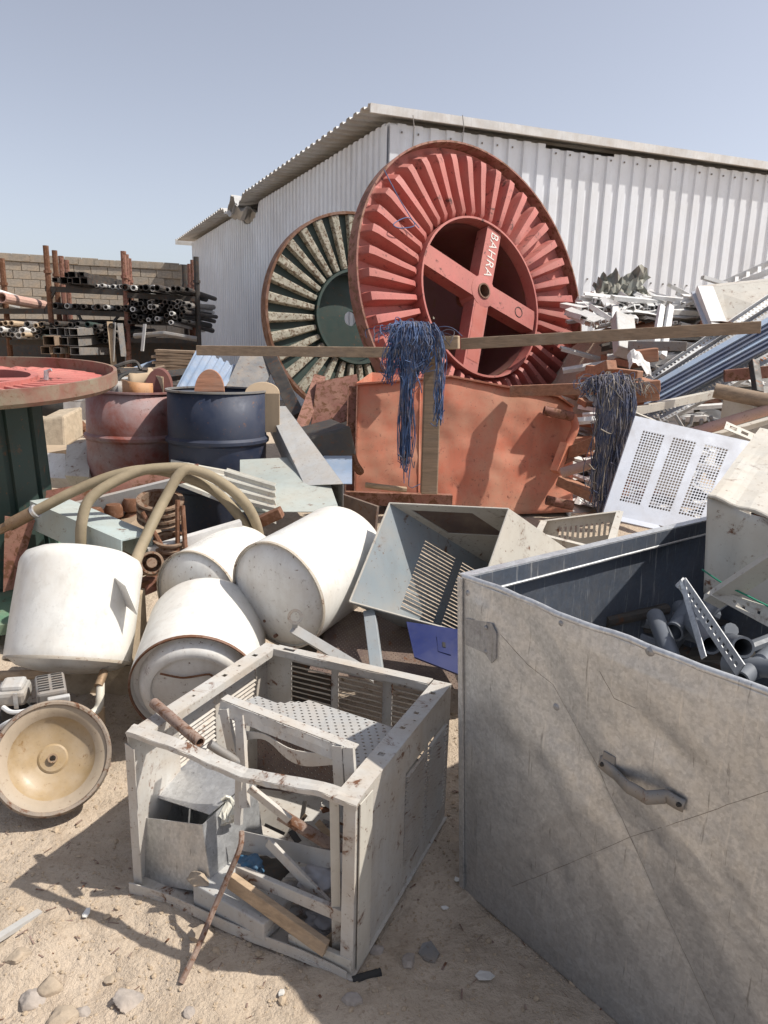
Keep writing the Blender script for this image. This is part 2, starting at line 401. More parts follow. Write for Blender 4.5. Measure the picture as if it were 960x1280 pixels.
# loose gravel: nobody could count it
pb = MB(); ico = None
bm = bmesh.new(); bmesh.ops.create_icosphere(bm, subdivisions=1, radius=1)
IV = [v.co.copy() for v in bm.verts]; IFc = [tuple(v.index for v in f.verts) for f in bm.faces]; bm.free()
for i in range(7000):
    x = random.uniform(-1.9, .75); y = random.triangular(1.05, 3.6, 1.5); r = random.choice((.0015, .002, .0025, .003, .003, .004, .005)) * random.uniform(.7, 1.3)
    if i % 60 == 0: r = random.uniform(.006, .012)
    z = gh(x, y); sd_ = V((i*.37, i*.11, 0)); a = random.random()*6.28; ca, sa = math.cos(a), math.sin(a); fl = random.uniform(.45, .8); st = random.uniform(.7, 1.3)
    vs = []
    for q in IV:
        k = r*(1+.5*noise.noise(q*1.3+sd_)); vx, vy = q.x*k*st, q.y*k
        vs.append(V((x+vx*ca-vy*sa, y+vx*sa+vy*ca, z+r*.2+q.z*k*fl)))
    pb.add(vs, IFc)
tag(pb.build('gravel', GRAVEL, origin=(0, 0, 0)), 'small loose stones scattered over the sandy ground', 'gravel', kind='stuff')

# ================================================================== SHED
WB = .3; NC = V((-.065, 10.9, 0)); DR = V((.936, .353, 0)).normalized(); DL = V((-.44, .9, 0)).normalized()
NR = V((DR.y, -DR.x, 0)); NL = V((-DL.y, DL.x, 0))
ZT = 4.53
shed = thing('metal_shed', 'long white corrugated steel shed with an overhanging torn roof edge', 'shed', NC+V((0, 0, WB)))
def corr(M_, p, d, n, length, z0, zt, period, depth, fl=.46):
    xs = []; x = 0.0; s = period
    while x < length-1e-6:
        for q, h in ((0, 0), (fl-.06, 0), (fl, 1), (.94, 1)):
            if x+q*s <= length+1e-6: xs.append((x+q*s, h))
        x += s
    xs.append((length, 0)); o = len(M_.v)
    for a, h in xs:
        b_ = V(p)+V(d)*a+V(n)*(h*depth)
        M_.v.append(V((b_.x, b_.y, z0))); M_.v.append(V((b_.x, b_.y, zt(a))))
    for i in range(len(xs)-1): M_.f.append((o+2*i, o+2*i+2, o+2*i+3, o+2*i+1))
    return M_
PW = 1.25
for i in range(13):
    p = NC+DR*(i*PW)+NR*(.004*(i % 2))
    zt = ZT-.05-(.05 if i in (2, 6, 10) else 0)
    corr(MB(), p, DR, NR, PW, WB, lambda a, zt=zt: zt, .25, .034).build('wall_panel', WHWALL, shed, solid=.002)
sm = MB()
for i in range(13):       # screw heads
    for k in range(5):
        for zz in (ZT-.16, 2.6):
            if random.random() < .75: sm.box(NC+DR*(i*PW+k*.25+.17)+NR*.044+V((0, 0, zz)), (.022, .022, .022))
tag(sm.build('screw', GREYST, shed), kind='stuff')
LW = 13.5
def ltop(s):
    t = ZT-.04-.011*s
    if 6.3 < s < 7.9: t -= .34*math.sin((s-6.3)/1.6*math.pi)**.6
    return t
i = 0; s0 = 0.0
while s0 < LW-.01:
    L_ = min(1.0, LW-s0); p = NC+DL*s0+NL*(.004*(i % 2))
    corr(MB(), p, DL, NL, L_, WB, lambda a, s0=s0: ltop(s0+a), .2, .03).build('wall_panel', WHWALL, shed, solid=.002)
    s0 += L_; i += 1
mc = MB()       # corner flashing
mc.beam(NC+NL*.035+DL*.06+V((0, 0, WB)), NC+NL*.035+DL*.06+V((0, 0, ZT-.08)), .13, .004, NL)
mc.beam(NC+NR*.048+DR*.06+V((0, 0, WB)), NC+NR*.048+DR*.06+V((0, 0, ZT-.08)), .13, .004, NR)
mc.build('corner_flashing', WHWALL, shed)
FR_ = NC+DL*LW
corr(MB(), FR_, DR, -NR, 13*PW, WB, lambda a: ZT-.2, .25, .03).build('wall_panel', WHWALL, shed, solid=.002)
FE = NC+DR*13*PW
corr(MB(), FE, DL, -NL, LW, WB, lambda a: ZT-.2, .25, .03).build('wall_panel', WHWALL, shed, solid=.002)
# roof: sheets with ribs running along the long side, edge waves seen from below on the left eave
def roof_fn(s, e):
    ph = (s/.25) % 1.0; h = .04 if ph < .42 else 0
    z = ZT+.045-.011*s+h+(.02 if e < 0 else .02)+e*.0
    damage = math.exp(-((s-7.2)/.75)**2)
    if e < .3: z += (-.20*damage*math.sin(s*5.0)-.08*damage)*(1-sstep(-.3, .35, e)*.8)
    return NC+DL*s+DR*e+V((0, 0, z))
for k0 in range(-1, 14):
    rm = MB(); ss = [k0+q*.025 for q in range(41)]
    es = [-.38, -.2, 0, .4, 1.2, 6, 13*PW+.2]
    o = len(rm.v)
    for s in ss:
        for e in es: rm.v.append(roof_fn(max(s, -.16), e))
    for a in range(len(ss)-1):
        for b_ in range(len(es)-1):
            q = o+a*len(es)+b_; rm.f.append((q, q+1, q+len(es)+1, q+len(es)))
    if k0 == -1: rm.f = [f for f in rm.f if max(f)//len(es) > 32]
    rm.build('roof_sheet', ROOFM, shed, solid=.003)
fm = MB(); fm.beam(NC+DR*-.34+NR*.162+V((0, 0, ZT+.055)), NC+DR*(13*PW+.2)+NR*.162+V((0, 0, ZT+.055)), .03, .115); fm.build('eave_trim', WHITEPVC, shed)
fm = MB(); fm.beam(NC+DR*-.38+DL*(LW+.75)+V((0, 0, ZT-.10)), NC+DR*.4+DL*(LW+.75)+V((0, 0, ZT-.10)), .02, .16); fm.build('eave_trim', ROOFM, shed)
# crumpled flap of roof sheet at the torn place
cf = MB()
def crum(u, v):
    s = 6.55+1.35*u; e = -.42+.5*v
    return NC+DL*s+DR*e+V((0, 0, ZT-.02-.011*s-.12+.10*math.sin(u*9)+.16*noise.noise(V((u*3, v*3, 2)))-.10*v))
cf.grid(crum, 16, 7); cf.build('torn_flap', ROOFM, shed, solid=.003)
# loose wires hanging from the eave
for px_ in (516, 578):
    p = at(px_, 150, 10.8); mw = MB()
    mw.tube([p+V((0, 0, .06)), p+V((.02, -.05, -.1)), p+V((.01, -.03, -.35)), p+V((.04, -.02, -.62))], .006, 5)
    mw.build('wire', GREYST, shed)

# ================================================================== PERIMETER BLOCK WALL
W0 = V((-5.45, 23.2, 0)); DW = -DR; NW = NR
bw_ = thing('block_wall', 'grey concrete block boundary wall behind the pipe racks', 'wall', W0+V((0, 0, .3)))
cm = MB(); cm.beam(W0-DW*4+NW*-.08+V((0, 0, 1.9)), W0+DW*16+NW*-.08+V((0, 0, 1.9)), .16, 3.22); cm.build('mortar_core', MORTAR, bw_)
bmesh_ = MB(); bmesh_.box((0, 0, 0), (.447, .10, .222)); 
blk = bmesh_.build('block', BLOCK, bw_, bevel=.006); blk.data.transform(Matrix.Translation(bw_.location)); first = True
ang = math.atan2(DW.y, DW.x)
holes = {(10, 3), (12, 8), (9, 11), (6, 2), (12, 4), (8, 9)}
for r_ in range(15):
    for c_ in range(17):
        t = -.6+c_*.455+(.225 if r_ % 2 else 0)
        if (r_, c_) in holes and r_ < 14: continue
        if r_ == 14 and c_ in (3, 7, 8): zoff = -.02
        else: zoff = 0
        o = blk if first else blk.copy()
        if not first: COL.objects.link(o); o.parent = bw_
        first = False
        p = W0+DW*t+NW*(.012+random.uniform(-.006, .006))+V((0, 0, 0.41+r_*.2285+zoff))
        o.location = p-bw_.location; o.rotation_euler = (random.uniform(-.01, .01), random.uniform(-.006, .006), ang)
        o.scale = (random.uniform(.97, 1.0), 1, random.uniform(.96, 1.0))
cp = MB()
for c_ in range(17):
    t = -.4+c_*.42; h = random.uniform(.02, .06)
    cp.beam(W0+DW*t+V((0, 0, 3.60)), W0+DW*(t+.44)+V((0, 0, 3.60+random.uniform(-.02, .02))), .19, h+.12)
cp.build('coping', MORTAR, bw_)

# ================================================================== PIPE RACKS
def post(px, pyt, Y, mat, parent, r=.055):
    p = at(px, pyt, Y); mm = MB(); mm.tube([V((p.x, p.y, .25)), p], r, 8)
    mm.tube([p-V((0, 0, .45)), p-V((0, 0, .40))], r*1.35, 8)
    mm.build('post', mat, parent); return p
rack = thing('pipe_rack', 'tall pipe rack of rusty red posts with pipes laid on shelves', 'rack', (-5.5, 13.6, .3))
for px_, py_, Y, mt in ((2, 323, 13.2, RUSTY), (57, 307, 13.0, RUSTY), (68, 313, 13.7, RUSTY), (76, 320, 14.4, RUSTR), (83, 325, 15.1, RUSTR),
                        (154, 314, 13.2, RUSTR), (157.5, 318, 13.9, RUSTR), (161, 323, 14.6, RUSTR),
                        (245, 321, 13.6, DARKST), (241, 325, 14.3, RUSTR), (237, 330, 15.0, RUSTR), (230, 331, 15.7, DARKST)):
    post(px_, py_, Y, mt, rack, .05)
for (x0, y0, Y0, x1, y1, Y1) in ((57, 361, 13.0, 156, 366, 13.2), (70, 359, 14.6, 158, 364, 14.6), (156, 369, 13.2, 246, 374, 13.6), (160, 367, 14.6, 240, 372, 15),
                                 (-14, 389, 13.1, 57, 389, 13.0), (57, 389, 13.0, 156, 393, 13.2), (75, 386, 14.4, 158, 390, 14.6), (156, 425, 13.2, 246, 426, 13.6), (-14, 428, 13.2, 156, 428, 13.2)):
    mm = MB(); mm.channel(at(x0, y0, Y0), at(x1, y1, Y1), .08, .09, .01); mm.build('shelf_beam', DARKST, rack)
for (x0, y0, Y0, x1, y1, Y1) in ((70, 360, 13.0, 55, 392, 13.0), (98, 393, 13.1, 116, 430, 13.1), (150, 393, 13.2, 118, 430, 13.2)):
    mm = MB(); mm.beam(at(x0, y0, Y0), at(x1, y1, Y1), .04, .04); mm.build('brace', DARKST, rack)
ORD = ['first', 'second', 'third', 'fourth', 'fifth', 'sixth', 'seventh', 'eighth', 'ninth', 'tenth', 'eleventh', 'twelfth', 'thirteenth', 'fourteenth', 'fifteenth', 'sixteenth']
ROWN = ['bottom', 'second', 'third', 'fourth', 'fifth']
def pipes(xa, xb, yb, Y, n, rows, rr, mats, label, group, name='steel_pipe', length=2.4, jit=.02, droop=0, sq=False):
    a = at(xa, yb, Y); b_ = at(xb, yb+(xb-xa)*.035, Y)
    for j in range(rows):
        for i in range(n - (j % 2)):
            r_ = rr*random.uniform(.75, 1.15); t = (i+.5+(.5 if j % 2 else 0))/n
            p = a.lerp(b_, t)+V((random.uniform(-jit, jit), random.uniform(-.35, .1), rr*(1+1.75*j)+.05))
            q = p+V((random.uniform(-.12, .12)-.08, length*random.uniform(.85, 1), random.uniform(-.03, .05)-droop*random.random()))
            p = p-V((0, 0, droop*random.random()*.6))
            mm = MB()
            if sq:
                d_ = (q-p); w_ = r_*1.9; x_ = V((1, 0, 0)); z_ = V((0, 0, 1)); t_ = .008
                for sx in (-1, 1):
                    mm.beam(p+x_*sx*(w_/2-t_/2), q+x_*sx*(w_/2-t_/2), t_, w_*.8)
                    mm.beam(p+z_*sx*(w_*.4-t_/2), q+z_*sx*(w_*.4-t_/2), w_-2*t_, t_)
            else: mm.tube([p, q], r_, 9, ri=r_*.72)
            tag(mm.build(name, random.choice(mats), None), label + ', %s from left%s' % (ORD[i], '' if rows == 1 else ', %s row' % ROWN[j]), 'pipe' if not sq else 'tube', group)
PM = [DARKST, DARKST, GREYST, DARKST, BLACK]
pipes(160, 240, 368, 13.3, 12, 1, .055, PM+[WHITEPVC], 'dark pipe on the right bay top shelf', 'pipes on the right top shelf')
pipes(74, 118, 360, 13.1, 5, 2, .065, [DARKST], 'black square tube on the left top shelf', 'square tubes on the left top shelf', 'square_tube', sq=True, jit=.002)
pipes(118, 156, 364, 13.2, 6, 1, .04, [GREYST, GREYPVC, DARKST], 'grey pipe on the top shelf beside red posts', 'pipes beside the red posts on the top shelf')
pipes(74, 156, 390, 13.2, 12, 1, .05, PM+[CARD, GREYPVC], 'mixed pipe on the left middle shelf', 'pipes on the left middle shelf')
pipes(160, 240, 404, 13.3, 15, 5, .045, PM+[DARKST, GREYST, WHITEPVC], 'dark pipe in the dense right bay bundle', 'dense pipe bundle in the right bay', droop=.14)
pipes(58, 152, 428, 12.8, 15, 4, .045, PM+[GREEND], 'dark pipe heaped under the left rack shelf', 'pipes heaped under the left bay', droop=.06)
pipes(-8, 55, 424, 12.6, 10, 3, .05, [GREYST, WHITEPVC, DARKST, CARD], 'pipe heaped at the far left of the rack', 'pipes heaped at the far left', droop=.05)
pipes(62, 106, 448, 12.0, 4, 3, .085, [WOODB, GREYST], 'hollow beam stacked in front of the rack', 'hollow beams stacked in front of the rack', 'hollow_beam', 1.6, .004, sq=True)
for i, (x0, y0, x1, y1, r_, mt, lb) in enumerate(((2, 372, 55, 382, .09, PINK, 'pink plastic pipe with an open dark end on the left middle shelf'),
        (-15, 376, 20, 384, .07, GREYPVC, 'grey pipe end lying beside the pink pipe on the shelf'), (-12, 362, 45, 380, .05, WHITEPVC, 'long white pipe sloping down across the left middle shelf'))):
    mm = MB(); mm.tube([at(x0, y0, 12.7), at(x1, y1, 14.0)], r_, 12, ri=r_*.8); tag(mm.build('plastic_pipe', mt), lb, 'pipe')
for i in range(4):      # hanging strips in the dark bay
    px_ = (137, 143, 150, 181)[i]; mm = MB(); p = at(px_, 402+i, 12.6)
    mm.beam(p, p+V((.05*(-1)**i, -.05, -.75+.1*i)), .10, .012); tag(mm.build('metal_strip', (CARD, GREYPVC, GREYST, WHITEPVC)[i]),
        ('brown strip hanging from the pipe heap', 'grey strip hanging beside the brown one', 'dark strip hanging left of the red posts', 'white strip hanging inside the dark bundle')[i], 'strip')
mm = MB(); mm.tube([at(168, 420, 12.7), at(205, 417, 12.6), at(246, 424, 12.7)], .045, 8); tag(mm.build('bent_pipe', GREYST), 'long bent grey pipe lying under the dense pipe bundle', 'pipe')
# dark sheets closing the bottom of the right bay
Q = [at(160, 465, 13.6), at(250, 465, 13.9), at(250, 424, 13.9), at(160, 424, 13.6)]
mm = MB(); mm.quad(Q, th=.02); tag(mm.build('dark_plate', DARKST), 'dark steel plate leaning under the right rack bay', 'plate')

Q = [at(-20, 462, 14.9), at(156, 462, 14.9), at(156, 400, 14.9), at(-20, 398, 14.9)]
mm = MB(); mm.quad(Q, th=.02); tag(mm.build('dark_plate', DARKST), 'added dark sheet behind the low pipes, darkening the left bay', 'plate')  # added sheet: darkens the low part of the bay and hides blocks
# stack of boards + odds in front of the rack
for k in range(9):
    a = at(194, 467-k*3.6, 9.4); b_ = at(241, 469-k*3.6, 9.4); mm = MB()
    mm.beam(a+V((random.uniform(-.03, .03), 0, 0)), b_+V((random.uniform(-.03, .03), .1, 0)), .5, .032)
    tag(mm.build('board', WOODB, bevel=.003), 'weathered grey board in the low stack behind the drums, %s from below' % ORD[k], 'board', 'boards stacked behind the drums')

# ================================================================== YARD CLUTTER behind the left reel
def plank(name, x0, y0, Y0, x1, y1, Y1, w_, h_, mat, label, cat, up=(0, 0, 1)):
    mm = MB(); mm.beam(at(x0, y0, Y0), at(x1, y1, Y1), w_, h_, up); return tag(mm.build(name, mat, bevel=min(w_, h_)*.08), label, cat)
plank('block_of_stone', 0, 470, 10, 30, 470, 10, .5, .5, BRICKPALE, 'long pale stone block at the left edge below the rack', 'stone')
plank('stone_slab', 34, 466, 9.6, 42, 466, 9.6, .4, .35, BRICKPALE, 'small square stone block left of the beam stack', 'stone')
plank('flat_bar', 126, 492, 7.5, 163, 476, 8.4, .12, .03, GREYPVC, 'pale flat bar leaning over the rubble behind the red reel', 'bar')
plank('flat_bar', 120, 478, 8.0, 172, 470, 8.6, .25, .03, CARD, 'tan flat sheet lying on the rubble by the rack', 'sheet')
plank('flat_bar', 128, 466, 8.6, 172, 486, 7.6, .06, .05, DARKST, 'dark bar crossing the rubble behind the red drum', 'bar')
plank('steel_frame_bar', 168, 462, 9, 195, 452, 9.6, .05, .05, BLUECOR, 'blue steel bar lying left of the board stack', 'bar')
plank('steel_frame_bar', 170, 474, 9, 196, 466, 9.6, .05, .05, BLUECOR, 'lower blue steel bar lying left of the board stack', 'bar')
plank('pale_plank', 122, 500, 7, 170, 498, 7.4, .35, .05, CARD, 'tan plank lying behind the red drum', 'plank')
mm = MB(); mm.tube(smoothpath([at(125, 470, 7.6), at(145, 458, 7.6), at(168, 452, 7.8), at(176, 462, 7.8)], 5), .02, 6)
tag(mm.build('bent_rod', DARKST), 'thin dark rod bent in an arch over the rubble', 'rod')
mm = MB(); mm.tube(smoothpath([at(150, 500, 7.2), at(145, 482, 7.2), at(152, 470, 7.3), at(166, 466, 7.5)], 5), .018, 6)
tag(mm.build('bent_rod', BLACK), 'short dark hooked rod beside the arched rod', 'rod')

# ================================================================== RED CABLE REEL
def reel_frame(c, az, tilt):
    n = V((-math.sin(az)*math.cos(tilt), -math.cos(az)*math.cos(tilt), -math.sin(tilt)))
    x = V((0, 0, 1)).cross(n).normalized(); return fr(c, x, n.cross(x)), n
RC = V((.97, 7.77, 2.0))+V((.595, -.765, .247))*.08; RR = 1.6
T, rn = reel_frame(RC, -.66, -.25)
red = thing('cable_reel', 'huge red steel cable reel with ribbed flange leaning before the shed', 'cable reel', (RC.x, RC.y, .45))
fl = MB(); NRIB = 42; SUB = 14
rads = [.52, .53, .56, .66, .78, .87, .91, .94, .96, .985]
def ribh(t, r):
    p = (t*NRIB) % 1.0
    h = sstep(.0, .15, p)*(1-sstep(.50, .65, p))*(1+.12*noise.noise(V((int(t*NRIB)*1.7, r*3, 0))))
    e = 1-sstep(.90, .958, r); i_ = sstep(.515, .54, r)
    return h*e*(.35+.65*i_)
for r in rads:
    for k in range(NRIB*SUB):
        t = k/(NRIB*SUB); z = -.25+(r-.52)/.465*.04+.15*ribh(t, r)
        a = t*2*math.pi; fl.v.append(T @ V((r*RR*math.cos(a), r*RR*math.sin(a), z)))
nk = NRIB*SUB
for i in range(len(rads)-1):
    for k in range(nk): fl.f.append((i*nk+k, i*nk+(k+1) % nk, (i+1)*nk+(k+1) % nk, (i+1)*nk+k))
fl.build('ribbed_flange', REDO, red, smooth=50)
MB().lathe([(.983*RR, -.22), (.983*RR, -.08), (.995*RR, -.08), (.995*RR, -.22)], 96, T, True).build('rim', RIMR, red, smooth=30)
MB().lathe([(.508*RR, -.28), (.508*RR, -.075), (.521*RR, -.075), (.521*RR, -.28)], 72, T, True).build('inner_ring', REDO, red, smooth=30)
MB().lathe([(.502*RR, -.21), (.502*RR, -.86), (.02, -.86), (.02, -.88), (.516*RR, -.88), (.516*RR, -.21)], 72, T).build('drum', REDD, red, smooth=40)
MB().lathe([(.52*RR, -.80), (1.02, -.80), (1.02, -.83), (.52*RR, -.83)], 72, T, True).build('rear_flange', REDO, red, smooth=30)
Ti = T.inverted()
hubp = T @ V((.0, .0, -.2))
def loc(px, py, z=-.1): return Ti @ onpl(px, py, T @ V((0, 0, z)), rn)
h0 = loc(604, 364)
def spoke(px, py, wd, name='spoke', m_=REDO):
    q = loc(px, py); d = (V((q.x, q.y, 0))-V((h0.x, h0.y, 0))).normalized()
    s_ = V((h0.x, h0.y, -.105)); e_ = s_+d*.5
    while math.hypot(e_.x, e_.y) < .497*RR: e_ = e_+d*.01
    mm = MB(); p, q = T @ (s_+d*.12), T @ e_
    mm.beam(p, q, wd, .012, rn)
    x = (q-p).normalized().cross(rn).normalized()
    for k in (-1, 1): mm.beam(p+x*k*(wd/2-.006)-rn*.08, q+x*k*(wd/2-.006)-rn*.08, .011, .147, rn)
    mm.build(name, m_, red); return s_, d
u_s, u_d = spoke(621, 272, .20); spoke(540, 322, .22); dr_s, dr_d = spoke(668, 402, .22); dn_s, dn_d = spoke(590, 448, .20)
TH = T @ Matrix.Translation((h0.x, h0.y, 0))
MB().lathe([(.075, -.30), (.075, -.088), (.165, -.096), (.165, -.30)], 40, TH).build('hub_plate', REDO, red, smooth=30)
MB().lathe([(.066, -.45), (.066, -.078), (.082, -.078), (.082, -.42)], 40, TH).build('hub_ring', RIM, red, smooth=30)
TD = T @ Matrix.Translation(dr_s+dr_d*.54+V((0, 0, .196)))
MB().lathe([(.058, -.20), (.058, -.186), (.050, -.186), (.050, -.197), (.0005, -.197)], 28, TD).build('drive_hole_dark', BLACK, red, smooth=30)  # black disc stands for the dark inside of the hole
# lettering on the upper spoke, reading downwards
tc = bpy.data.curves.new('lettering', 'FONT'); tc.body = 'BAHRA'; tc.size = .15; tc.extrude = .0008; tc.align_x = 'CENTER'; tc.align_y = 'CENTER'; tc.space_character = 1.12
to = bpy.data.objects.new('lettering', tc); COL.objects.link(to)
dep = bpy.context.evaluated_depsgraph_get(); tme = bpy.data.meshes.new_from_object(to.evaluated_get(dep)); bpy.data.objects.remove(to)
TT = T @ fr(u_s+u_d*.40+V((0, 0, .0095)), -u_d, u_d.cross(V((0, 0, 1)))*-1) if False else None
xl = -u_d; yl = V((0, 0, 1)).cross(xl)
ML = Matrix((xl, yl, V((0, 0, 1)))).transposed().to_4x4(); ML.translation = u_s+u_d*.43+yl*.012+V((0, 0, .0085))
tme.transform(Matrix.Translation(-red.location) @ T @ ML); tme.materials.append(LETTER)
lo = bpy.data.objects.new('lettering', tme); COL.objects.link(lo); lo.parent = red
pp = MB()
def patch(u, v): return T @ (dn_s+dn_d*(.16+.62*u)+V((0, 0, .0085))+dn_d.cross(V((0, 0, 1)))*((v-.5)*.16*(1+.25*noise.noise(V((u*6, v*2, 0))))))
pp.grid(patch, 14, 4); pp.build('white_paint_patch', paint('flaked_white', (.62, .52, .49), .7, 0, .5, .45, 6, .1, (.44, .16, .13), (.42, .13, .10)), red)
# blue string snagged on the flange
sg = MB(); pts = [loc(480, 212, .0), loc(497, 245, -.02), loc(512, 270, -.02), loc(518, 282, -.02), loc(500, 285, -.01), loc(492, 280, -.01), loc(510, 272, -.02), loc(524, 285, -.03)]
sg.tube(smoothpath([T @ p for p in pts], 5), .005, 5); sg.build('snagged_string', ROPEB, red)

# ================================================================== GREEN CABLE REEL
GC = at(448, 396, 10.3); GR = 1.38
T, gn = reel_frame(GC, -.56, -.10)
grn = thing('cable_reel', 'dark green cable reel with pale peeling ribs behind the red one', 'cable reel', (GC.x, GC.y, .4))
MB().lathe([(.46*GR, -.10), (.98*GR, -.06), (.98*GR, -.10), (.46*GR, -.14)], 90, T, True).build('flange', GREEND, grn, smooth=30)
MB().lathe([(.975*GR, -.14), (.975*GR, .02), (1.0*GR, .02), (1.0*GR, -.14)], 90, T, True).build('rim', RIM, grn, smooth=30)
MB().lathe([(.44*GR, -.40), (.44*GR, .0), (.465*GR, .0), (.465*GR, -.40)], 64, T, True).build('drum', GREEND, grn, smooth=30)
MB().lathe([(.43*GR, -.25), (.10, -.22), (.10, -.26), (.43*GR, -.29)], 64, T, True).build('drum_plate', GREEND, grn, smooth=30)
MB().lathe([(.44*GR, -.42), (.85*GR, -.42), (.85*GR, -.45), (.44*GR, -.45)], 64, T, True).build('rear_flange', GREEND, grn, smooth=30)
for k in range(32):
    a = 2*math.pi*k/32+.04; d = V((math.cos(a), math.sin(a), 0)); p = V((-d.y, d.x, 0)); mm = MB()
    w0, w1 = .042, .075
    q0 = [d*(.47*GR)+p*i*w0+V((0, 0, z)) for i, z in ((-1, -.10), (1, -.10), (.7, -.035), (-.7, -.035))]
    q1 = [d*(.972*GR)+p*i*w1+V((0, 0, z)) for i, z in ((-1, -.06), (1, -.06), (.7, .005), (-.7, .005))]
    mm.hexa([T @ q for q in q0], [T @ q for q in q1]); mm.build('rib', PALE, grn, bevel=.008)

# ================================================================== RED REEL LYING FLAT AT LEFT
LC = V((-2.04, 3.56, 1.285)); LR = .68
n = V((.01, -math.sin(R(5)), math.cos(R(5)))).normalized(); T = fr(LC, (1, 0, 0), n.cross(V((1, 0, 0))))
lre = thing('cable_reel', 'small reel lying on its side with red ribbed top and dark green drum', 'cable reel', (-2.04, 3.56, .2))
MB().lathe([(.975*LR, -.045), (.975*LR, .034), (1.0*LR, .034), (1.0*LR, -.03), (.97*LR, -.05)], 96, T, True).build('rim', GRIM, lre, smooth=30)
fl = MB(); rads = [.44, .45, .60, .80, .94, .975]; NRB = 40; nk = NRB*8
for r in rads:
    for k in range(nk):
        p = (k/8) % 1.0; h = sstep(0, .3, p)*(1-sstep(.5, .8, p))*(1-sstep(.9, .97, r)); a = 2*math.pi*k/nk
        fl.v.append(T @ V((r*LR*math.cos(a), r*LR*math.sin(a), -.032+.028*h)))
for i in range(len(rads)-1):
    for k in range(nk): fl.f.append((i*nk+k, i*nk+(k+1) % nk, (i+1)*nk+(k+1) % nk, (i+1)*nk+k))
fl.build('ribbed_flange', REDO, lre, smooth=40)
MB().lathe([(.40*LR, -.035), (.40*LR, .012), (.45*LR, .012), (.45*LR, -.035)], 64, T).build('inner_ring', REDO, lre, smooth=30)
MB().lathe([(.395*LR, -.03), (.38*LR, -.3), (.02, -.3)], 48, T).build('hollow', REDD, lre, smooth=30)
for a in (R(20), R(110), R(200), R(290)):
    d = V((math.cos(a), math.sin(a), 0)); mm = MB(); mm.beam(T @ (d*.08+V((0, 0, -.02))), T @ (d*.39*LR+V((0, 0, -.02))), .10, .03, n); mm.build('spoke', REDO, lre)
MB().lathe([(.03, -.2), (.03, .0), (.095, .0), (.095, -.2)], 28, T).build('hub', REDO, lre, smooth=30)
dm = MB(); nf = 24
dm.lathe([(.285, -.05), (.285, -1.02)], nf, T); dm.build('drum', GREEND, lre, smooth=10)
for k in range(12):
    a = 2*math.pi*k/12+.1; d = V((math.cos(a), math.sin(a), 0)); mm = MB()
    mm.beam(T @ (d*.287+V((0, 0, -.06))), T @ (d*.287+V((0, 0, -1.0))), .12, .02, T.to_3x3() @ d); mm.build('drum_lagging', GREEND, lre)
MB().lathe([(.1, -1.02), (LR, -1.02), (LR, -1.07), (.1, -1.07)], 72, T, True).build('lower_flange', GREENL, lre, smooth=30)
mm = MB(); p = T @ V((.36, .03, .0)); mm.tube([p, p+V((.005, 0, .045))], .012, 8); mm.tube([p+V((.005, 0, .04)), p+V((.03, 0, .05))], .008, 6); mm.build('bolt', GALVB, lre)

# ================================================================== OIL DRUMS
def drum(px, Y, rad, ztop, zb, mat, label, tiltx, rimmat):
    c = at(px, 487, Y); T = Matrix.Translation((c.x, Y, zb)) @ Matrix.Rotation(tiltx, 4, 'Y')
    h = ztop-zb; d = thing('oil_drum', label, 'drum', (c.x, Y, zb), 'oil drums')
    prof = [(.02, .012), (rad*.98, .012), (rad, 0), (rad, .02)]
    for zc in (h*.33, h*.66): prof += [(rad, zc-.025), (rad+.017, zc-.009), (rad+.017, zc+.009), (rad, zc+.025)]
    prof += [(rad, h)]
    b = MB(); b.lathe(prof, 56, T)
    rnd = random.Random(px)
    for i, v in enumerate(b.v):     # dents
        k = noise.noise(v*2.2+V((px, 0, 0)))
        q = (v-T.translation); q.z = 0; b.v[i] = v - q*.05*max(0, k)
    b.build('shell', mat, d, smooth=45, solid=.003)
    MB().lathe([(rad-.012, h-.006), (rad-.012, h+.006), (rad+.008, h+.006), (rad+.008, h-.006)], 56, T, True).build('rim', rimmat, d, smooth=30)
    return T, h
TR_, hR = drum(159, 4.92, .29, 1.155, .26, DRUMR, 'rust red open steel drum with pale scuffs beside the blue one', R(1.5), DRUMR)
TB_, hB = drum(271, 4.72, .315, 1.185, .26, DRUMB, 'blue dented steel drum darkened for shade, right of the red one', 0, GREYST)
def halfdisc(px0, px1, pyb, pyt, Y, mat, label, name='half_disc', th=.02):
    a, b_ = at(px0, pyb, Y), at(px1, pyb, Y); top = at((px0+px1)/2, pyt, Y+.05); c = (a+b_)/2; r_ = (b_-a).length/2; hgt = (top-c).length
    mm = MB(); nn = 18; f0 = []; f1 = []
    for k in range(nn+1):
        t = math.pi*k/nn; p = c+(b_-c)*math.cos(t)+(top-c)*math.sin(t); f0.append(p)
    n_ = V((0, 1, .15)).normalized()
    for d_ in (0, th): mm.v += [p+n_*d_ for p in [c-V((0, 0, .25))+(b_-c), ]+f0+[c-V((0, 0, .25))-(b_-c)]]
    k_ = nn+3
    mm.f.append(tuple(range(k_))); mm.f.append(tuple(range(2*k_-1, k_-1, -1)))
    for i in range(k_): mm.f.append((i, (i+1) % k_, k_+(i+1) % k_, k_+i))
    return tag(mm.build(name, mat), label, 'disc')
halfdisc(181, 214, 487, 461, 4.98, REDD, 'dark red round panel with pale edge standing in the red drum', th=.05)
halfdisc(243, 280, 489, 462, 4.75, WOODR, 'brown wooden half round panel standing in the blue drum')
halfdisc(306, 349, 492, 478, 4.70, CARD, 'tan half round panel at the right rim of the blue drum')
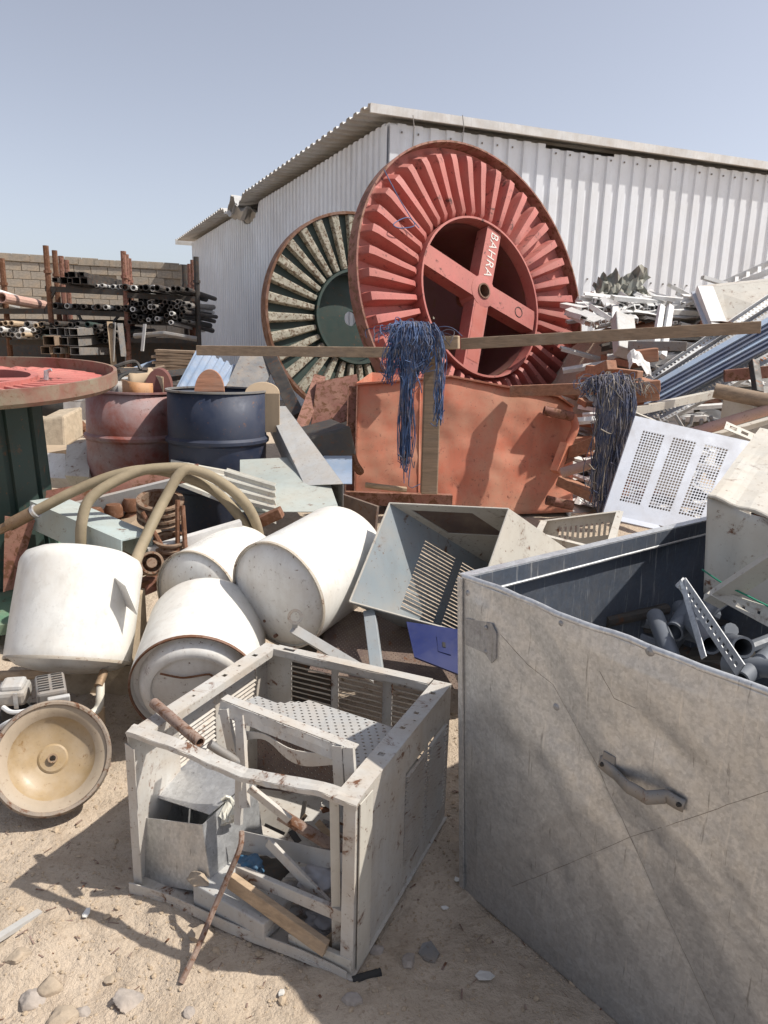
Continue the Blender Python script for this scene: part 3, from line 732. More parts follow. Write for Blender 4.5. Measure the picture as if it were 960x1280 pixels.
def curl(px0, px1, py0, py1, Y, mat, label, bulge=.12, name='curled_sheet'):
    a, b_ = at(px0, py1, Y), at(px1, py1, Y); hh = at(px0, py0, Y)-at(px0, py1, Y); mm = MB()
    mm.grid(lambda u, v: a.lerp(b_, u)+hh*(v*(1-.35*u*v))+V((0, bulge*math.sin(u*math.pi)-.02, -.22*(1-v))), 10, 4)
    return tag(mm.build(name, mat, solid=.003, smooth=40), label, 'sheet')
curl(131, 158, 472, 486, 4.82, GREYST, 'grey ribbed curved sheet standing in the red drum', -.05)
curl(154, 192, 474, 488, 4.78, paint('orange_sheet', (.42, .20, .08), .6, 0, .4, .1, 6, .1), 'orange brown curved sheet lying in the red drum mouth', -.08)
curl(163, 205, 466, 480, 4.99, CARD, 'pale tan curved sheet behind the dark red panel', .06)

# blue corrugated sheet behind the drums
def corrsheet(name, P, n, amp, mat, label, cat='sheet', parent=None, bend=None):
    P = [V(p) for p in P]; nrm = qn(P); mm = MB(); per = 8; prof = (0, 0, .0, .5, 1, 1, 1, .5)
    mm.grid(lambda u, v: bil(P, u, v)+nrm*(amp*prof[int(round(u*n*per)) % per]+(bend(u, v) if bend else 0)), n*per, 6)
    o = mm.build(name, mat, parent, solid=.0016)
    if parent is None: tag(o, label, cat)
    return o
corrsheet('corrugated_sheet', [at(212, 500, 5.9), at(268, 506, 5.7), at(296, 460, 6.8), at(246, 436, 7.0)], 6, .025, BLUECOR, 'blue grey corrugated sheet leaning behind the blue drum')
plank('steel_sheet', 300, 500, 6.2, 326, 440, 6.8, .32, .02, GREYST, 'dark grey plate leaning behind the blue drum', 'plate', (0, -1, .3))
plank('steel_sheet', 335, 440, 6.8, 372, 520, 6.0, .12, .05, DARKST, 'dark steel bar leaning right of the blue drum', 'bar', (0, -1, .3))

# ================================================================== SKIP (orange steel container)
sk = thing('steel_skip', 'faded orange red steel container panel with pipe hinges beside the timber post', 'container', (.55, 5.3, .28))
pts = [(444, 480, 5.34), (563, 470, 5.36), (697, 495, 5.40), (716, 508, 5.42), (716, 640, 5.16), (643, 643, 5.12), (440, 626, 5.10)]
P = [at(*p) for p in pts]
def front(u, v):
    top = P[0].lerp(P[1], u/.44) if u < .44 else (P[1].lerp(P[2], (u-.44)/.46) if u < .9 else P[2].lerp(P[3], (u-.9)/.1))
    bot = P[6].lerp(P[5], u/.74) if u < .74 else P[5].lerp(P[4], (u-.74)/.26)
    p = bot.lerp(top, v); k = noise.noise(V((u*4, v*3, 1)))
    return p+V((0, .02*k+.012*noise.noise(V((u*12, v*9, 4))), 0))
MB().grid(front, 50, 26).build('front_panel', ORANGE, sk, smooth=60, solid=.005)
bk = V((.10, 1.0, .05))
for nm, a, b_ in (('side_panel', P[0], P[6]), ('side_panel', P[3], P[4])):
    mm = MB(); mm.quad([b_+V((0, .01, 0)), b_+bk, a+bk, a+V((0, .01, 0))], th=.006); mm.build(nm, ORANGE, sk)
mm = MB(); mm.quad([P[6]+bk, P[4]+bk, P[3]+bk, P[0]+bk], th=.006); mm.build('back_panel', ORANGE, sk)
mm = MB(); mm.quad([P[6]+V((0, .01, .02)), P[4]+V((0, .01, .02)), P[4]+bk, P[6]+bk], th=.006); mm.build('floor_plate', RUSTR, sk)
for a, b_ in ((P[0], P[1]), (P[1], P[2]), (P[2], P[3])):
    mm = MB(); mm.beam(a+V((0, -.012, 0)), b_+V((0, -.012, 0)), .035, .012); mm.build('top_lip', ORANGE, sk)
for u_ in (.30,):
    mm = MB(); mm.tube([front(u_, v/12)+V((0, -.004, 0)) for v in range(13)], .006, 6); mm.build('weld_seam', ORANGE, sk, smooth=60)
mm = MB(); mm.channel(at(441, 482, 5.30), at(437, 628, 5.06), .07, .05, .006, (0, 1, 0)); mm.build('corner_post', RUSTR, sk)
mm = MB(); mm.beam(at(432, 622, 5.02), at(565, 626, 5.02), .06, .09); mm.build('bottom_rail', RUSTR, sk)
for x0, y0, x1, y1, Y in ((680, 513, 716, 521, 5.28), (692, 580, 716, 570, 5.2), (683, 625, 716, 632, 5.08), (700, 487, 722, 495, 5.3)):
    mm = MB(); mm.tube([at(x0, y0, Y), at(x1, y1, Y)], .035, 14, ri=.024); mm.build('hinge_tube', RUSTR, sk, smooth=40)
mm = MB(); mm.tube(smoothpath([at(716, 520, 5.3), at(719, 535, 5.25), at(712, 552, 5.22), at(709, 560, 5.2)], 5), .03, 8); mm.build('hinge_arm', ORANGE, sk, smooth=50)
mm = MB(); mm.beam(at(707, 555, 5.18), at(694, 590, 5.1), .06, .06); mm.build('hinge_arm', ORANGE, sk)
# loose crushed rag/metal bits at the skip's left post
mm = MB(); mm.tube(smoothpath([at(440, 568, 4.98), at(444, 580, 4.95), at(452, 592, 4.97)], 4), [.03]*8+[.02], 7); tag(mm.build('bent_bracket', RUSTY), 'rusty crumpled bracket on the left edge of the orange container', 'bracket')
mm = MB(); mm.tube(smoothpath([at(457, 606, 4.98), at(480, 609, 4.96), at(508, 612, 4.98)], 4), .02, 7); tag(mm.build('wood_stick', WOODP), 'short pale stick lying on the bottom rail of the orange container', 'stick')
# red chute behind left
Q = [at(388, 540, 5.7), at(452, 520, 5.7), at(446, 468, 6.0), at(396, 478, 6.0)]
mm = MB(); mm.quad(Q, th=.01); mm.quad([Q[0], Q[0]+V((0, .6, 0)), Q[3]+V((0, .6, 0)), Q[3]], th=.01)
tag(mm.build('steel_chute', RUSTR), 'dull red folded steel plate left of the orange container', 'plate')
plank('red_bar', 370, 552, 5.5, 400, 470, 6.2, .10, .02, RUSTR, 'red flat bar slanting behind the grey trough', 'bar', (0, -1, 0))

# ================================================================== TIMBERS AND ROPES
plank('timber_post', 541, 450, 4.93, 536, 617, 4.88, .115, .10, WOODB, 'upright weathered timber post in front of the orange container', 'post', (0, 1, 0))
plank('timber_block', 520, 447, 4.86, 552, 445, 4.84, .10, .085, WOODB, 'short timber block on the post under another block', 'timber')
plank('timber_block', 518, 430, 4.86, 574, 428, 4.80, .10, .085, WOODP, 'upper short timber block capping the post by the blue rope', 'timber')
plank('long_timber', 247, 438, 5.7, 528, 441, 5.25, .05, .075, WOODP, 'long pale timber beam running left from the rope post', 'timber')
plank('long_timber', 576, 430, 4.95, 950, 409, 4.7, .045, .075, WOODB, 'long grey brown beam running right across the red reel', 'timber')
plank('red_timber', 640, 489, 5.3, 765, 485, 4.9, .09, .08, WOODR, 'reddish timber lying over the container towards the second rope', 'timber')
plank('red_timber', 762, 488, 4.75, 824, 482, 4.70, .10, .075, WOODR, 'short reddish timber beam end right of the muted rope', 'timber')
plank('red_timber', 768, 500, 4.78, 822, 494, 4.76, .10, .06, WOODR, 'lower reddish timber under the short beam end', 'timber')
plank('red_timber', 792, 500, 4.85, 772, 620, 4.75, .12, .08, WOODR, 'slanted reddish timber post behind the white grille panel', 'post', (0, 1, 0))
plank('red_timber', 700, 600, 5.0, 745, 622, 4.8, .09, .07, WOODR, 'reddish timber offcut lying low right of the orange container', 'timber')
plank('red_timber', 712, 566, 5.2, 748, 552, 5.0, .09, .08, WOODR, 'reddish timber stub right of the container hinges', 'timber')
def rope(name, px, py, Y, wpx, drop, n, mats, label, tails, seed=1):
    rnd = random.Random(seed); c = at(px, py, Y); s = Y/900; th_ = thing(name, label, 'rope', c-V((0, .1, drop*s*.8))); parts = [MB() for _ in mats]
    clumps = [(rnd.gauss(0, .45)*wpx*s, rnd.uniform(.55, 1.0), rnd.uniform(-.06, .05)) for _ in range(9)]
    def strand(x, l, rr, cx):
        mm = rnd.choices(parts, (.6, .25, .15)[:len(parts)])[0]
        p = [c+V((x*.3, .10*rnd.random(), .02*rnd.random())), c+V((x*.75, -.09-.06*rnd.random(), .03+.06*rnd.random()))]
        k = rnd.randint(4, 6); dx = x
        for i in range(1, k+1):
            dx = dx+(cx-dx)*.28+rnd.gauss(0, .014); p.append(c+V((dx, -.14-.06*rnd.random(), .02-l*i/k)))
        if rnd.random() < .2: p.append(p[-1]+V((rnd.gauss(0, .04), rnd.gauss(0, .02), rnd.uniform(0, .05))))
        mm.tube(smoothpath(p, 3), rr*rnd.choice((.7, 1, 1, 1.5)), 4, cap=False)
    for i in range(n):
        cx, lk, ox = rnd.choice(clumps); strand(cx*.8+rnd.gauss(0, .25)*wpx*s, drop*s*lk*rnd.uniform(.6, 1.0), rnd.uniform(.0016, .0034), cx+ox)
    for i in range(n//2):     # frayed crown
        a = c+V((rnd.gauss(0, .45)*wpx*s, -.08, .02)); d = V((rnd.gauss(0, 1), rnd.gauss(-.3, .6), rnd.uniform(.0, 1.2))).normalized()*rnd.uniform(.04, .13)
        b_ = a+d+V((rnd.gauss(0, .03), 0, -.03)); rnd.choice(parts).tube(smoothpath([a, a+d*.6, b_, b_+V((rnd.gauss(0, .03), -.02, -.05))], 3), .0028, 4, cap=False)
    for (tx, l, k) in tails:
        for i in range(k): strand(tx*s+rnd.gauss(0, .014), l*s*rnd.uniform(.75, 1.0), .003, tx*s)
    for p_, m_ in zip(parts, mats): p_.build('strands', m_, th_)
ROPED = paint('rope_dark', (.03, .05, .12), .9, 0, .3, 0, 9, 0); ROPET = paint('rope_tan', (.26, .23, .20), .9, 0, .3, 0, 9, 0)
rope('rope_bundle', 513, 420, 4.84, 23, 72, 620, (ROPEB, ROPED, ROPEM), 'frayed bright blue rope bundle hung over the timber post', [(-4, 165, 60), (2, 185, 14), (36, 110, 20)], 3)
rope('rope_bundle', 757, 485, 4.70, 24, 140, 720, (ROPEM, ROPED, ROPET), 'thick muted blue grey rope bundle hanging right of the orange container', [(0, 165, 70), (-8, 150, 40)], 5)

# ================================================================== SCRAP HEAP ON THE RIGHT
def sheet4(name, pts, mat, label, cat='sheet', th=.004, lip=0, bevel=0):
    Q = [at(*p) for p in pts]; mm = MB(); mm.quad(Q, th=th)
    if lip:
        n_ = qn(Q)
        for a, b_ in ((0, 1), (1, 2), (2, 3), (3, 0)):
            e = Q[a].lerp(Q[b_], .004); f = Q[a].lerp(Q[b_], .996); mm.hexa([e+n_*th*.6, f+n_*th*.6, f+n_*th*.6+(Q[(a+2) % 4]-Q[b_]).normalized()*.004, e+n_*th*.6+(Q[(a+2) % 4]-Q[b_]).normalized()*.004],
                    [e-n_*lip, f-n_*lip, f-n_*lip+(Q[(a+2) % 4]-Q[b_]).normalized()*.004, e-n_*lip+(Q[(a+2) % 4]-Q[b_]).normalized()*.004])
    return tag(mm.build(name, mat, bevel=bevel), label, cat)
# random mass of offcuts on the mound
rnd = random.Random(11)
kinds = [('profile_offcut', 'white metal profile offcut in the scrap heap right of the reel', WHITEPVC), ('sheet_offcut', 'grey sheet metal offcut in the scrap heap right of the reel', GREYPVC),
         ('steel_offcut', 'dark steel offcut in the scrap heap right of the reel', DARKST), ('timber_offcut', 'reddish brown timber offcut in the scrap heap right of the reel', WOODR)]
for i in range(400):
    k = rnd.choices((0, 1, 2, 3), (.56, .2, .13, .11))[0]; nm, lb, mt = kinds[k]
    x = rnd.uniform(1.6, 4.6); y = rnd.uniform(5.1, 8.6)
    if x < 2.5 and y > 6.6: x += .9
    if i >= 280:
        x = rnd.uniform(1.5, 2.5); y = rnd.uniform(5.3, 7.0); k = rnd.choice((0, 1, 2, 3)); nm, lb, mt = kinds[k]
    if i >= 350:
        x = rnd.uniform(2.5, 4.3); y = rnd.uniform(7.2, 8.5); k = 0; nm, lb, mt = kinds[k]
    x = min(x, .57*y)
    z = gz(x, y)+rnd.uniform(.02, .16); a = rnd.gauss(0, .35)+(math.pi/2 if rnd.random() < .22 else 0); L_ = rnd.uniform(.3, 1.3) if k == 0 else rnd.uniform(.2, .7); e = rnd.uniform(-.25, .3)
    if i >= 350: L_ = rnd.uniform(.9, 1.7); a = rnd.gauss(.25, .2); e = rnd.gauss(.05, .12); z += rnd.uniform(0, .22)
    d = V((math.cos(a)*math.cos(e), math.sin(a)*math.cos(e), math.sin(e)))*L_; p = V((x, y, z)); mm = MB()
    if k == 0: mm.channel(p-d/2, p+d/2, rnd.uniform(.025, .06), rnd.uniform(.02, .045), .004, (rnd.uniform(-.5, .5), rnd.uniform(-.8, .2), 1))
    elif k == 1:
        n_ = V((rnd.uniform(-.6, .6), rnd.uniform(-.9, .1), 1)).normalized(); x_ = d.cross(n_).normalized()*rnd.uniform(.1, .3)
        c0 = [p-d/2-x_, p+d/2-x_, p+d/2+x_*.8, p-d/2+x_]; nn = qn(c0); ph = rnd.random()*6
        mm.grid(lambda u, v: bil(c0, u, v)+nn*(.05*noise.noise(V((u*3+ph, v*2, ph)))), 6, 4)
    elif k == 2: mm.angle(p-d/2, p+d/2, .05, .05, .006, (0, -.4, 1))
    else: mm.beam(p-d/2, p+d/2, rnd.uniform(.06, .12), rnd.uniform(.04, .07), (rnd.uniform(-.3, .3), -.3, 1))
    tag(mm.build(nm, mt, solid=.003 if k == 1 else 0), ('long ' if L_ > .6 else 'short ')+lb.replace('in the scrap heap right of the reel', 'in the scrap heap '+('close to the reel rim' if x/y < .29 else 'behind the sloping cable trays' if x/y > .40 else 'between reel and cable trays')+(', near side' if y < 6.6 else ', far side')), 'offcut', nm.replace('_', ' ')+'s in the right heap')
# stacked ribbed white panels (ceiling profiles)
for j, (x0, x1, y, Y, nn) in enumerate(((728, 800, 402, 6.7, 12), (730, 835, 386, 7.3, 16), (742, 845, 376, 7.7, 15))):
    for i in range(nn):
        px_ = x0+(x1-x0)*i/nn+rnd.uniform(-2, 2); mm = MB(); p = at(px_, y+rnd.uniform(-4, 3), Y+rnd.uniform(-.15, .15)); q = p+V((.12+rnd.uniform(-.22, .22), .75, .10+rnd.uniform(-.06, .08)))
        mm.channel(p, q, rnd.uniform(.045, .075), .045, .006, (rnd.uniform(-.6, .6), -.2, 1))
        tag(mm.build('ceiling_profile', WHITEPVC), ('white channel profile in the near layer beside the reel', 'white channel profile in the middle layer beside the reel', 'white channel profile in the far layer against the shed')[j], 'profile', ('near', 'middle', 'far')[j]+' layer of white channel profiles')['label'] += ', %s from the left' % ORD[i]
# crumpled greenish foil sheets on top
for i in range(6):
    p = at(750+i*8+rnd.uniform(-2, 2), 380-rnd.uniform(0, 6), 7.9); mm = MB(); a = rnd.uniform(-.5, .9); L_ = rnd.uniform(.18, .4); ph = rnd.random()*9
    c0 = [p, p+V((math.cos(a)*L_, .1, math.sin(a)*L_)), p+V((math.cos(a)*L_-.08, .2, math.sin(a)*L_+.15)), p+V((-.05, .2, .16))]
    mm.grid(lambda u, v: bil(c0, u, v)+V((0, .07*noise.noise(V((u*4+ph, v*3, 0))), .06*noise.noise(V((u*5, v*3+ph, 2))))), 6, 4)
    tag(mm.build('crumpled_foil', paint('foil_%d' % i, (.19, .20, .175), .6, .2, .4, .05, 8, .1)), 'crumpled grey green sheet scrap on the white profiles, %s from left' % ORD[i], 'scrap', 'crumpled sheets on the heap', ) 
# cable ladder
cl = thing('cable_ladder', 'long white cable ladder sloping up to the right against the shed', 'ladder', at(890, 362, 7.6))
for dy in (0, 1):
    mm = MB(); mm.beam(at(806, 398+dy*4, 7.6-dy*.25), at(985, 318+dy*12, 7.4-dy*.35), .03, .055); mm.build('rail', WHITEPVC, cl)
for i in range(13):
    t = (i+.5)/13; a = at(806, 398, 7.6).lerp(at(985, 318, 7.4), t); b_ = at(806, 402, 7.35).lerp(at(985, 330, 7.05), t)
    mm = MB(); mm.beam(a, b_, .03, .02); mm.build('rung', WHITEPVC, cl)
# cream cabinet with white frame post
cab = thing('metal_cabinet', 'cream steel cabinet tipped over at the right edge of the heap', 'cabinet', at(920, 412, 6.4))
F4 = [at(893, 412, 6.2), at(1010, 402, 6.0), at(1010, 347, 6.5), at(885, 360, 6.6)]
MB().quad(F4, th=.012).build('door_panel', ACCREAM, cab)
mm = MB(); bkv = V((.1, .45, .05)); mm.quad([F4[0], F4[0]+bkv, F4[3]+bkv, F4[3]], th=.012); mm.build('side_panel', ACCREAM, cab)
mm = MB(); mm.quad([F4[3]+bkv*.02, F4[2], F4[2]+bkv, F4[3]+bkv], th=.012); mm.build('top_panel', ACCREAM, cab)
mm = MB(); mm.beam(at(900, 414, 6.05), at(880, 361, 6.45), .13, .06, (0, -1, 0)); mm.build('frame_post', WHITEPVC, cab)
mm = MB(); mm.quad([at(882, 412, 6.1), at(893, 412, 6.12), at(878, 362, 6.5), at(864, 366, 6.5)], th=.02); mm.build('edge_panel', ACPALE, cab)
for k in range(4):
    a = at(895, 402+k*3, 5.7); mm = MB(); mm.beam(a, a+V((.32, .1, -.02+.01*k)), .12, .006); tag(mm.build('thin_plate', RUSTY), 'thin rusty brown plate fanned before the cream cabinet, %s from the top' % ORD[k], 'plate', 'rusty plates fanned by the cabinet')
plank('pale_box_section', 778, 398, 6.1, 782, 442, 5.7, .16, .10, GREYPVC, 'pale square duct section standing in the heap behind the long beam', 'duct', (0, -1, 0))
for k, px_ in enumerate((823, 834)):
    plank('white_profile', px_+4, 383, 6.3, px_-6, 446, 5.7, .05, .04, WHITEPVC, ('left of two white profiles standing behind the long beam', 'right of two white profiles standing behind the long beam')[k], 'profile', (0, -1, 0))
plank('grey_rail', 785, 432, 5.6, 858, 433, 5.5, .05, .07, GREYST, 'blue grey rail lying just under the long beam', 'rail')
plank('brown_board', 790, 447, 5.5, 820, 443, 5.5, .12, .10, WOODR, 'short orange brown board end in the heap', 'board')
for k, (x0, y0, x1, y1) in enumerate(((726, 474, 765, 456), (735, 462, 800, 470), (728, 488, 762, 476), (775, 470, 812, 482))):
    plank('broken_timber', x0, y0, 5.5, x1, y1, 5.2, .09, .07, WOODR, ('broken reddish timber rising right of the reel rim', 'broken reddish timber lying flat above the muted rope', 'broken reddish timber end just left of the muted rope', 'broken reddish timber slanting behind the muted rope')[k], 'timber')
mm = MB(); mm.grid(lambda u, v: at(790, 462, 5.35)+V((.17*u-.02, .08*v, .10*v+.05*math.sin(u*5)+.04*noise.noise(V((u*4, v*4, 0))))), 8, 6); tag(mm.build('plastic_scrap', WHITEPVC, solid=.003), 'crumpled white plastic scrap in the heap above the muted rope', 'scrap')
# long perforated cable trays sloping up right
trays = [(812, 524, 5.0, 990, 430, 5.2, .16, GALVD, 'perforated dark galvanised cable tray, lowest of the sloping bundle'),
         (806, 512, 5.1, 990, 408, 5.3, .15, GALV, 'perforated galvanised cable tray just below the blue strips'),
         (800, 500, 5.35, 990, 378, 5.7, .13, GALVD, 'perforated galvanised cable tray above the blue strips'),
         (795, 492, 5.45, 990, 360, 5.9, .10, GALVB, 'bright perforated cable tray, topmost of the sloping bundle')]
for x0, y0, Y0, x1, y1, Y1, wd, mt, lb in trays:
    a, b_ = at(x0, y0, Y0), at(x1, y1, Y1); d = (b_-a).normalized(); n_ = V((-.25, -.75, .6)); s = d.cross(n_).normalized(); n_ = s.cross(d)
    Q = [a-s*wd/2, b_-s*wd/2, b_+s*wd/2, a+s*wd/2]; mm = MB(); mm.perf(Q, 44, 3, .30, stag=False)
    t_ = thing('cable_tray', lb, 'cable tray', a, 'perforated cable trays in the sloping bundle')
    mm.build('tray_floor', mt, t_, solid=.0025)
    for k in (-1, 1):
        m2 = MB(); m2.beam(a+s*k*wd/2+n_*.02, b_+s*k*wd/2+n_*.02, .003, .045, n_); m2.build('side_flange', mt, t_)
for k in range(6):
    a, b_ = at(792+k*2, 496+k*4.2, 4.95), at(990, 384+k*6.5, 5.15); mm = MB(); mm.angle(a, b_, .035, .03, .003, (-.2, -.8, .6))
    tag(mm.build('blue_strip', BLUEST if k % 3 else BLUECOR), 'blue metal strip lying along the sloping cable trays, %s from the top' % ORD[k], 'strip', 'blue strips on the cable trays')
# tan tube, AC frames behind the grille
mm = MB(); mm.tube([at(893, 488, 4.5), at(992, 508, 4.3)], .045, 14, ri=.035); tag(mm.build('wooden_pole', WOODB, smooth=40), 'tan wooden pole lying across the frames at the right edge', 'pole')
mm = MB(); mm.tube([at(702, 591, 4.75), at(990, 503, 4.30)], .034, 16, ri=.027); tag(mm.build('pink_tube', PINK, smooth=40), 'long pale pink tube sloping from the container hinges to the right edge', 'tube')
acf = thing('air_conditioner_chassis', 'cream open air conditioner frame lying behind the white grille panel', 'ac frame', at(870, 555, 4.3))
C4 = [at(783, 516, 4.6), at(905, 490, 5.0), at(985, 520, 4.75), at(872, 553, 4.4)]
for a, b_ in ((0, 1), (1, 2), (2, 3), (3, 0)):
    mm = MB(); mm.angle(C4[a], C4[b_], .05, .05, .004); mm.build('frame_rail', ACCREAM, acf)
for a, b_ in ((1, 2), (3, 0)):
    mm = MB(); dn = V((0, 0, -.36)); e, f = C4[a]-V((0, 0, .03)), C4[b_]-V((0, 0, .03)); mm.quad([e+dn, f+dn, f, e], th=.004); mm.build('frame_wall', ACCREAM, acf)
mm = MB(); Q = [at(905, 536, 4.3), at(953, 556, 4.2), at(956, 548, 4.25), at(908, 527, 4.35)]
mm.grille(Q, [(.12, .3, .3, .7), (.42, .6, .3, .7), (.72, .9, .3, .7)], .004); tag(mm.build('slotted_angle', ACCREAM), 'cream slotted steel angle lying above the cream casing', 'angle bar')
for k in range(9):
    a = at(800+k*11, 522+rnd.uniform(-3, 4), 4.45); mm = MB(); d = V((rnd.uniform(-.1, .1), rnd.uniform(-.05, .1), rnd.uniform(-.22, -.08)))
    mm.tube([a, a+d*.5+V((.03, 0, 0)), a+d], .012, 6); tag(mm.build('copper_pipe_bit', GREYST), 'small grey pipe bit inside the cream frame', 'pipe', 'pipe bits inside the cream frame')
plank('rusty_bar', 905, 470, 5.0, 990, 462, 4.9, .05, .08, RUSTR, 'rusty red bar under the cable trays at the right edge', 'bar')
plank('black_post', 942, 452, 4.9, 948, 492, 4.7, .05, .05, DARKST, 'short black post under the cable trays at the right edge', 'post', (0, -1, 0))
# white grille panel
gp = thing('louvred_cover', 'pale white air conditioner panel with three slotted windows leaning in the heap', 'ac panel', at(820, 655, 3.9))
GQ = [at(754, 641, 3.85), at(892, 672, 3.75), at(942, 553, 4.15), at(794, 520, 4.25)]
wins = [(.10, .29, .14, .87), (.36, .56, .14, .87), (.63, .83, .14, .87)]
gpp = MB().grille(GQ, wins, .004).build('panel', ACPALE, gp)
for w_ in wins:
    q = [bil(GQ, w_[0], w_[2]), bil(GQ, w_[1], w_[2]), bil(GQ, w_[1], w_[3]), bil(GQ, w_[0], w_[3])]
    MB().perf(q, 8, 26, .40, stag=False).build('slotted_window', ACPALE, gpp, solid=.003)
n_ = qn(GQ); mm = MB(); e = V((.02, -.06, -.02))
mm.quad([GQ[0]+e, GQ[0].lerp(GQ[1], .5)+e, GQ[0].lerp(GQ[1], .5), GQ[0]], th=.004); mm.build('folded_lip', ACPALE, gp)
for a, b_ in ((1, 2), (2, 3), (3, 0)):
    mm = MB(); bk = -n_*.035 if n_.y < 0 else n_*.035; mm.quad([GQ[a]+bk*.1, GQ[b_]+bk*.1, GQ[b_]+bk, GQ[a]+bk], th=.003); mm.build('side_lip', ACPALE, gp)
# AC casing low behind galvanised box
lc = thing('ac_casing', 'cream air conditioner casing with slots lying behind the galvanised bin edge', 'ac casing', at(730, 690, 3.6))
Q = [at(672, 668, 3.5), at(760, 690, 3.3), at(775, 640, 3.75), at(680, 652, 3.9)]
mm = MB(); a, b_, c_, d_ = Q
for nm, q in (('casing_wall', [d_, a, a-V((0, 0, .3)), d_-V((0, 0, .3))]), ('casing_wall', [c_, d_, d_-V((0, 0, .3)), c_-V((0, 0, .3))]), ('casing_wall', [b_, c_, c_-V((0, 0, .3)), b_-V((0, 0, .3))]), ('casing_wall', [a, b_, b_-V((0, 0, .3)), a-V((0, 0, .3))])):
    MB().grille(q, [(.1+.02+i*.07, .1+.055+i*.07, .15, .4) for i in range(10)], .004).build(nm, ACCREAM, lc)
for a1, b1 in ((a, b_), (b_, c_), (c_, d_), (d_, a)):
    mm = MB(); mm.beam(a1+V((0, 0, .004)), b1+V((0, 0, .004)), .035, .004); mm.build('rim_flange', ACCREAM, lc)

# ================================================================== SHEETS AND TROUGH BETWEEN DRUMS AND HEATERS
corrsheet('corrugated_sheet', [at(215, 575, 4.5), at(205, 600, 4.1), at(345, 655, 3.5), at(352, 600, 4.1)], 6, .014, CREAMCOR, 'cream corrugated roofing sheet with a rust stain lying below the drums')
corrsheet('corrugated_sheet', [at(284, 585, 4.0), at(270, 622, 3.75), at(345, 640, 3.5), at(345, 604, 3.7)], 4, .014, CREAMCOR, 'smaller cream corrugated sheet on top of the larger one')
sheet4('grey_green_sheet', [(300, 640, 3.6), (425, 640, 3.6), (400, 570, 4.4), (300, 575, 4.4)], paint('sheet_greygreen', (.36, .40, .38), .5, 0, .35, .04, 3, .05), 'flat grey green metal sheet lying under the grey trough')
sheet4('blue_grey_sheet', [(395, 605, 4.3), (440, 605, 4.3), (440, 570, 4.7), (385, 570, 4.7)], BLUECOR, 'small blue grey sheet right of the trough')
# square duct / trough
tr = thing('metal_duct', 'open ended rectangular grey sheet metal duct sloping down between drum and container', 'duct', at(400, 620, 4.0))
f = [at(380, 612, 3.95), at(429, 608, 3.95), at(428, 588, 4.0), at(362, 590, 4.0)]
f = [at(383, 615, 3.95), at(431, 612, 3.9), at(428, 604, 3.92), at(381, 606, 3.97)]
f0 = at(381, 607, 3.95); f1 = at(429, 605, 3.88); dn = V((0, .02, -.14)); b0 = at(334, 508, 5.0); b1 = at(357, 508, 4.95); bd = V((0, .02, -.14))
for nm, q in (('top_plate', [f0, f1, b1, b0]), ('side_plate', [f0+dn, f0, b0, b0+bd]), ('side_plate', [f1, f1+dn, b1+bd, b1]), ('bottom_plate', [f1+dn, f0+dn, b0+bd, b1+bd])):
    MB().quad(q, .002, .998, 0, 1, .004).build(nm, GALVD if nm != 'top_plate' else GREYPVC, tr)
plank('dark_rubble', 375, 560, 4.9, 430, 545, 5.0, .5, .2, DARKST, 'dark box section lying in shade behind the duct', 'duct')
plank('rusty_bracket', 325, 652, 3.4, 352, 640, 3.4, .08, .05, RUSTY, 'rusty folded bracket above the tilted heater', 'bracket')
plank('brown_plate', 425, 645, 4.2, 470, 662, 4.0, .02, .28, BRN, 'brown rusty plate standing behind the tilted heater', 'plate')

# ================================================================== STRIPPED MACHINE FRAME WITH PULLEYS
eng = thing('machine_frame', 'stripped machine frame with rusty pulleys lying behind the heaters', 'machine', (-1.35, 3.3, .25))
mm = MB(); mm.quad([at(4, 740, 3.25), at(20, 735, 3.28), at(44, 650, 3.35), at(6, 645, 3.3)], th=.012); mm.build('end_plate', RUSTR, eng)
mm = MB(); mm.quad([at(10, 648, 3.55), at(248, 600, 3.75), at(248, 580, 3.78), at(10, 622, 3.6)], th=.012); mm.build('top_rail', RUSTR, eng)
mm = MB(); mm.channel(at(58, 640, 3.45), at(172, 690, 3.0), .16, .14, .006); mm.build('pale_beam', paint('beam_paleblue', (.40, .47, .46), .5, 0, .3, .05, 4, .05), eng)
mm = MB(); mm.channel(at(85, 638, 3.55), at(216, 606, 3.6), .08, .06, .006); mm.build('cross_rail', GREYPVC, eng)
mm = MB(); mm.beam(at(186, 690, 3.05), at(302, 656, 3.2), .05, .045); mm.build('cross_rail', WHITEPVC, eng)
mm = MB(); mm.channel(at(168, 738, 2.95), at(222, 715, 3.1), .06, .06, .006); mm.build('lower_rail', RUSTR, eng)
mm = MB(); mm.quad([at(135, 690, 3.2), at(215, 690, 3.3), at(185, 640, 3.6), at(110, 655, 3.6)], th=.05); mm.build('engine_bed', DIRT, eng)
for px_, py_, Y in ((119, 645, 3.45), (143, 640, 3.5), (165, 632, 3.55), (187, 630, 3.6)):
    p = at(px_, py_+10, Y); MB().lathe([(.001, .08), (.035, .08), (.045, .06), (.045, .02), (.03, .01), (.05, -.02), (.05, -.06)], 20, Matrix.Translation(p)).build('valve_cup', RUSTY, eng, smooth=35)
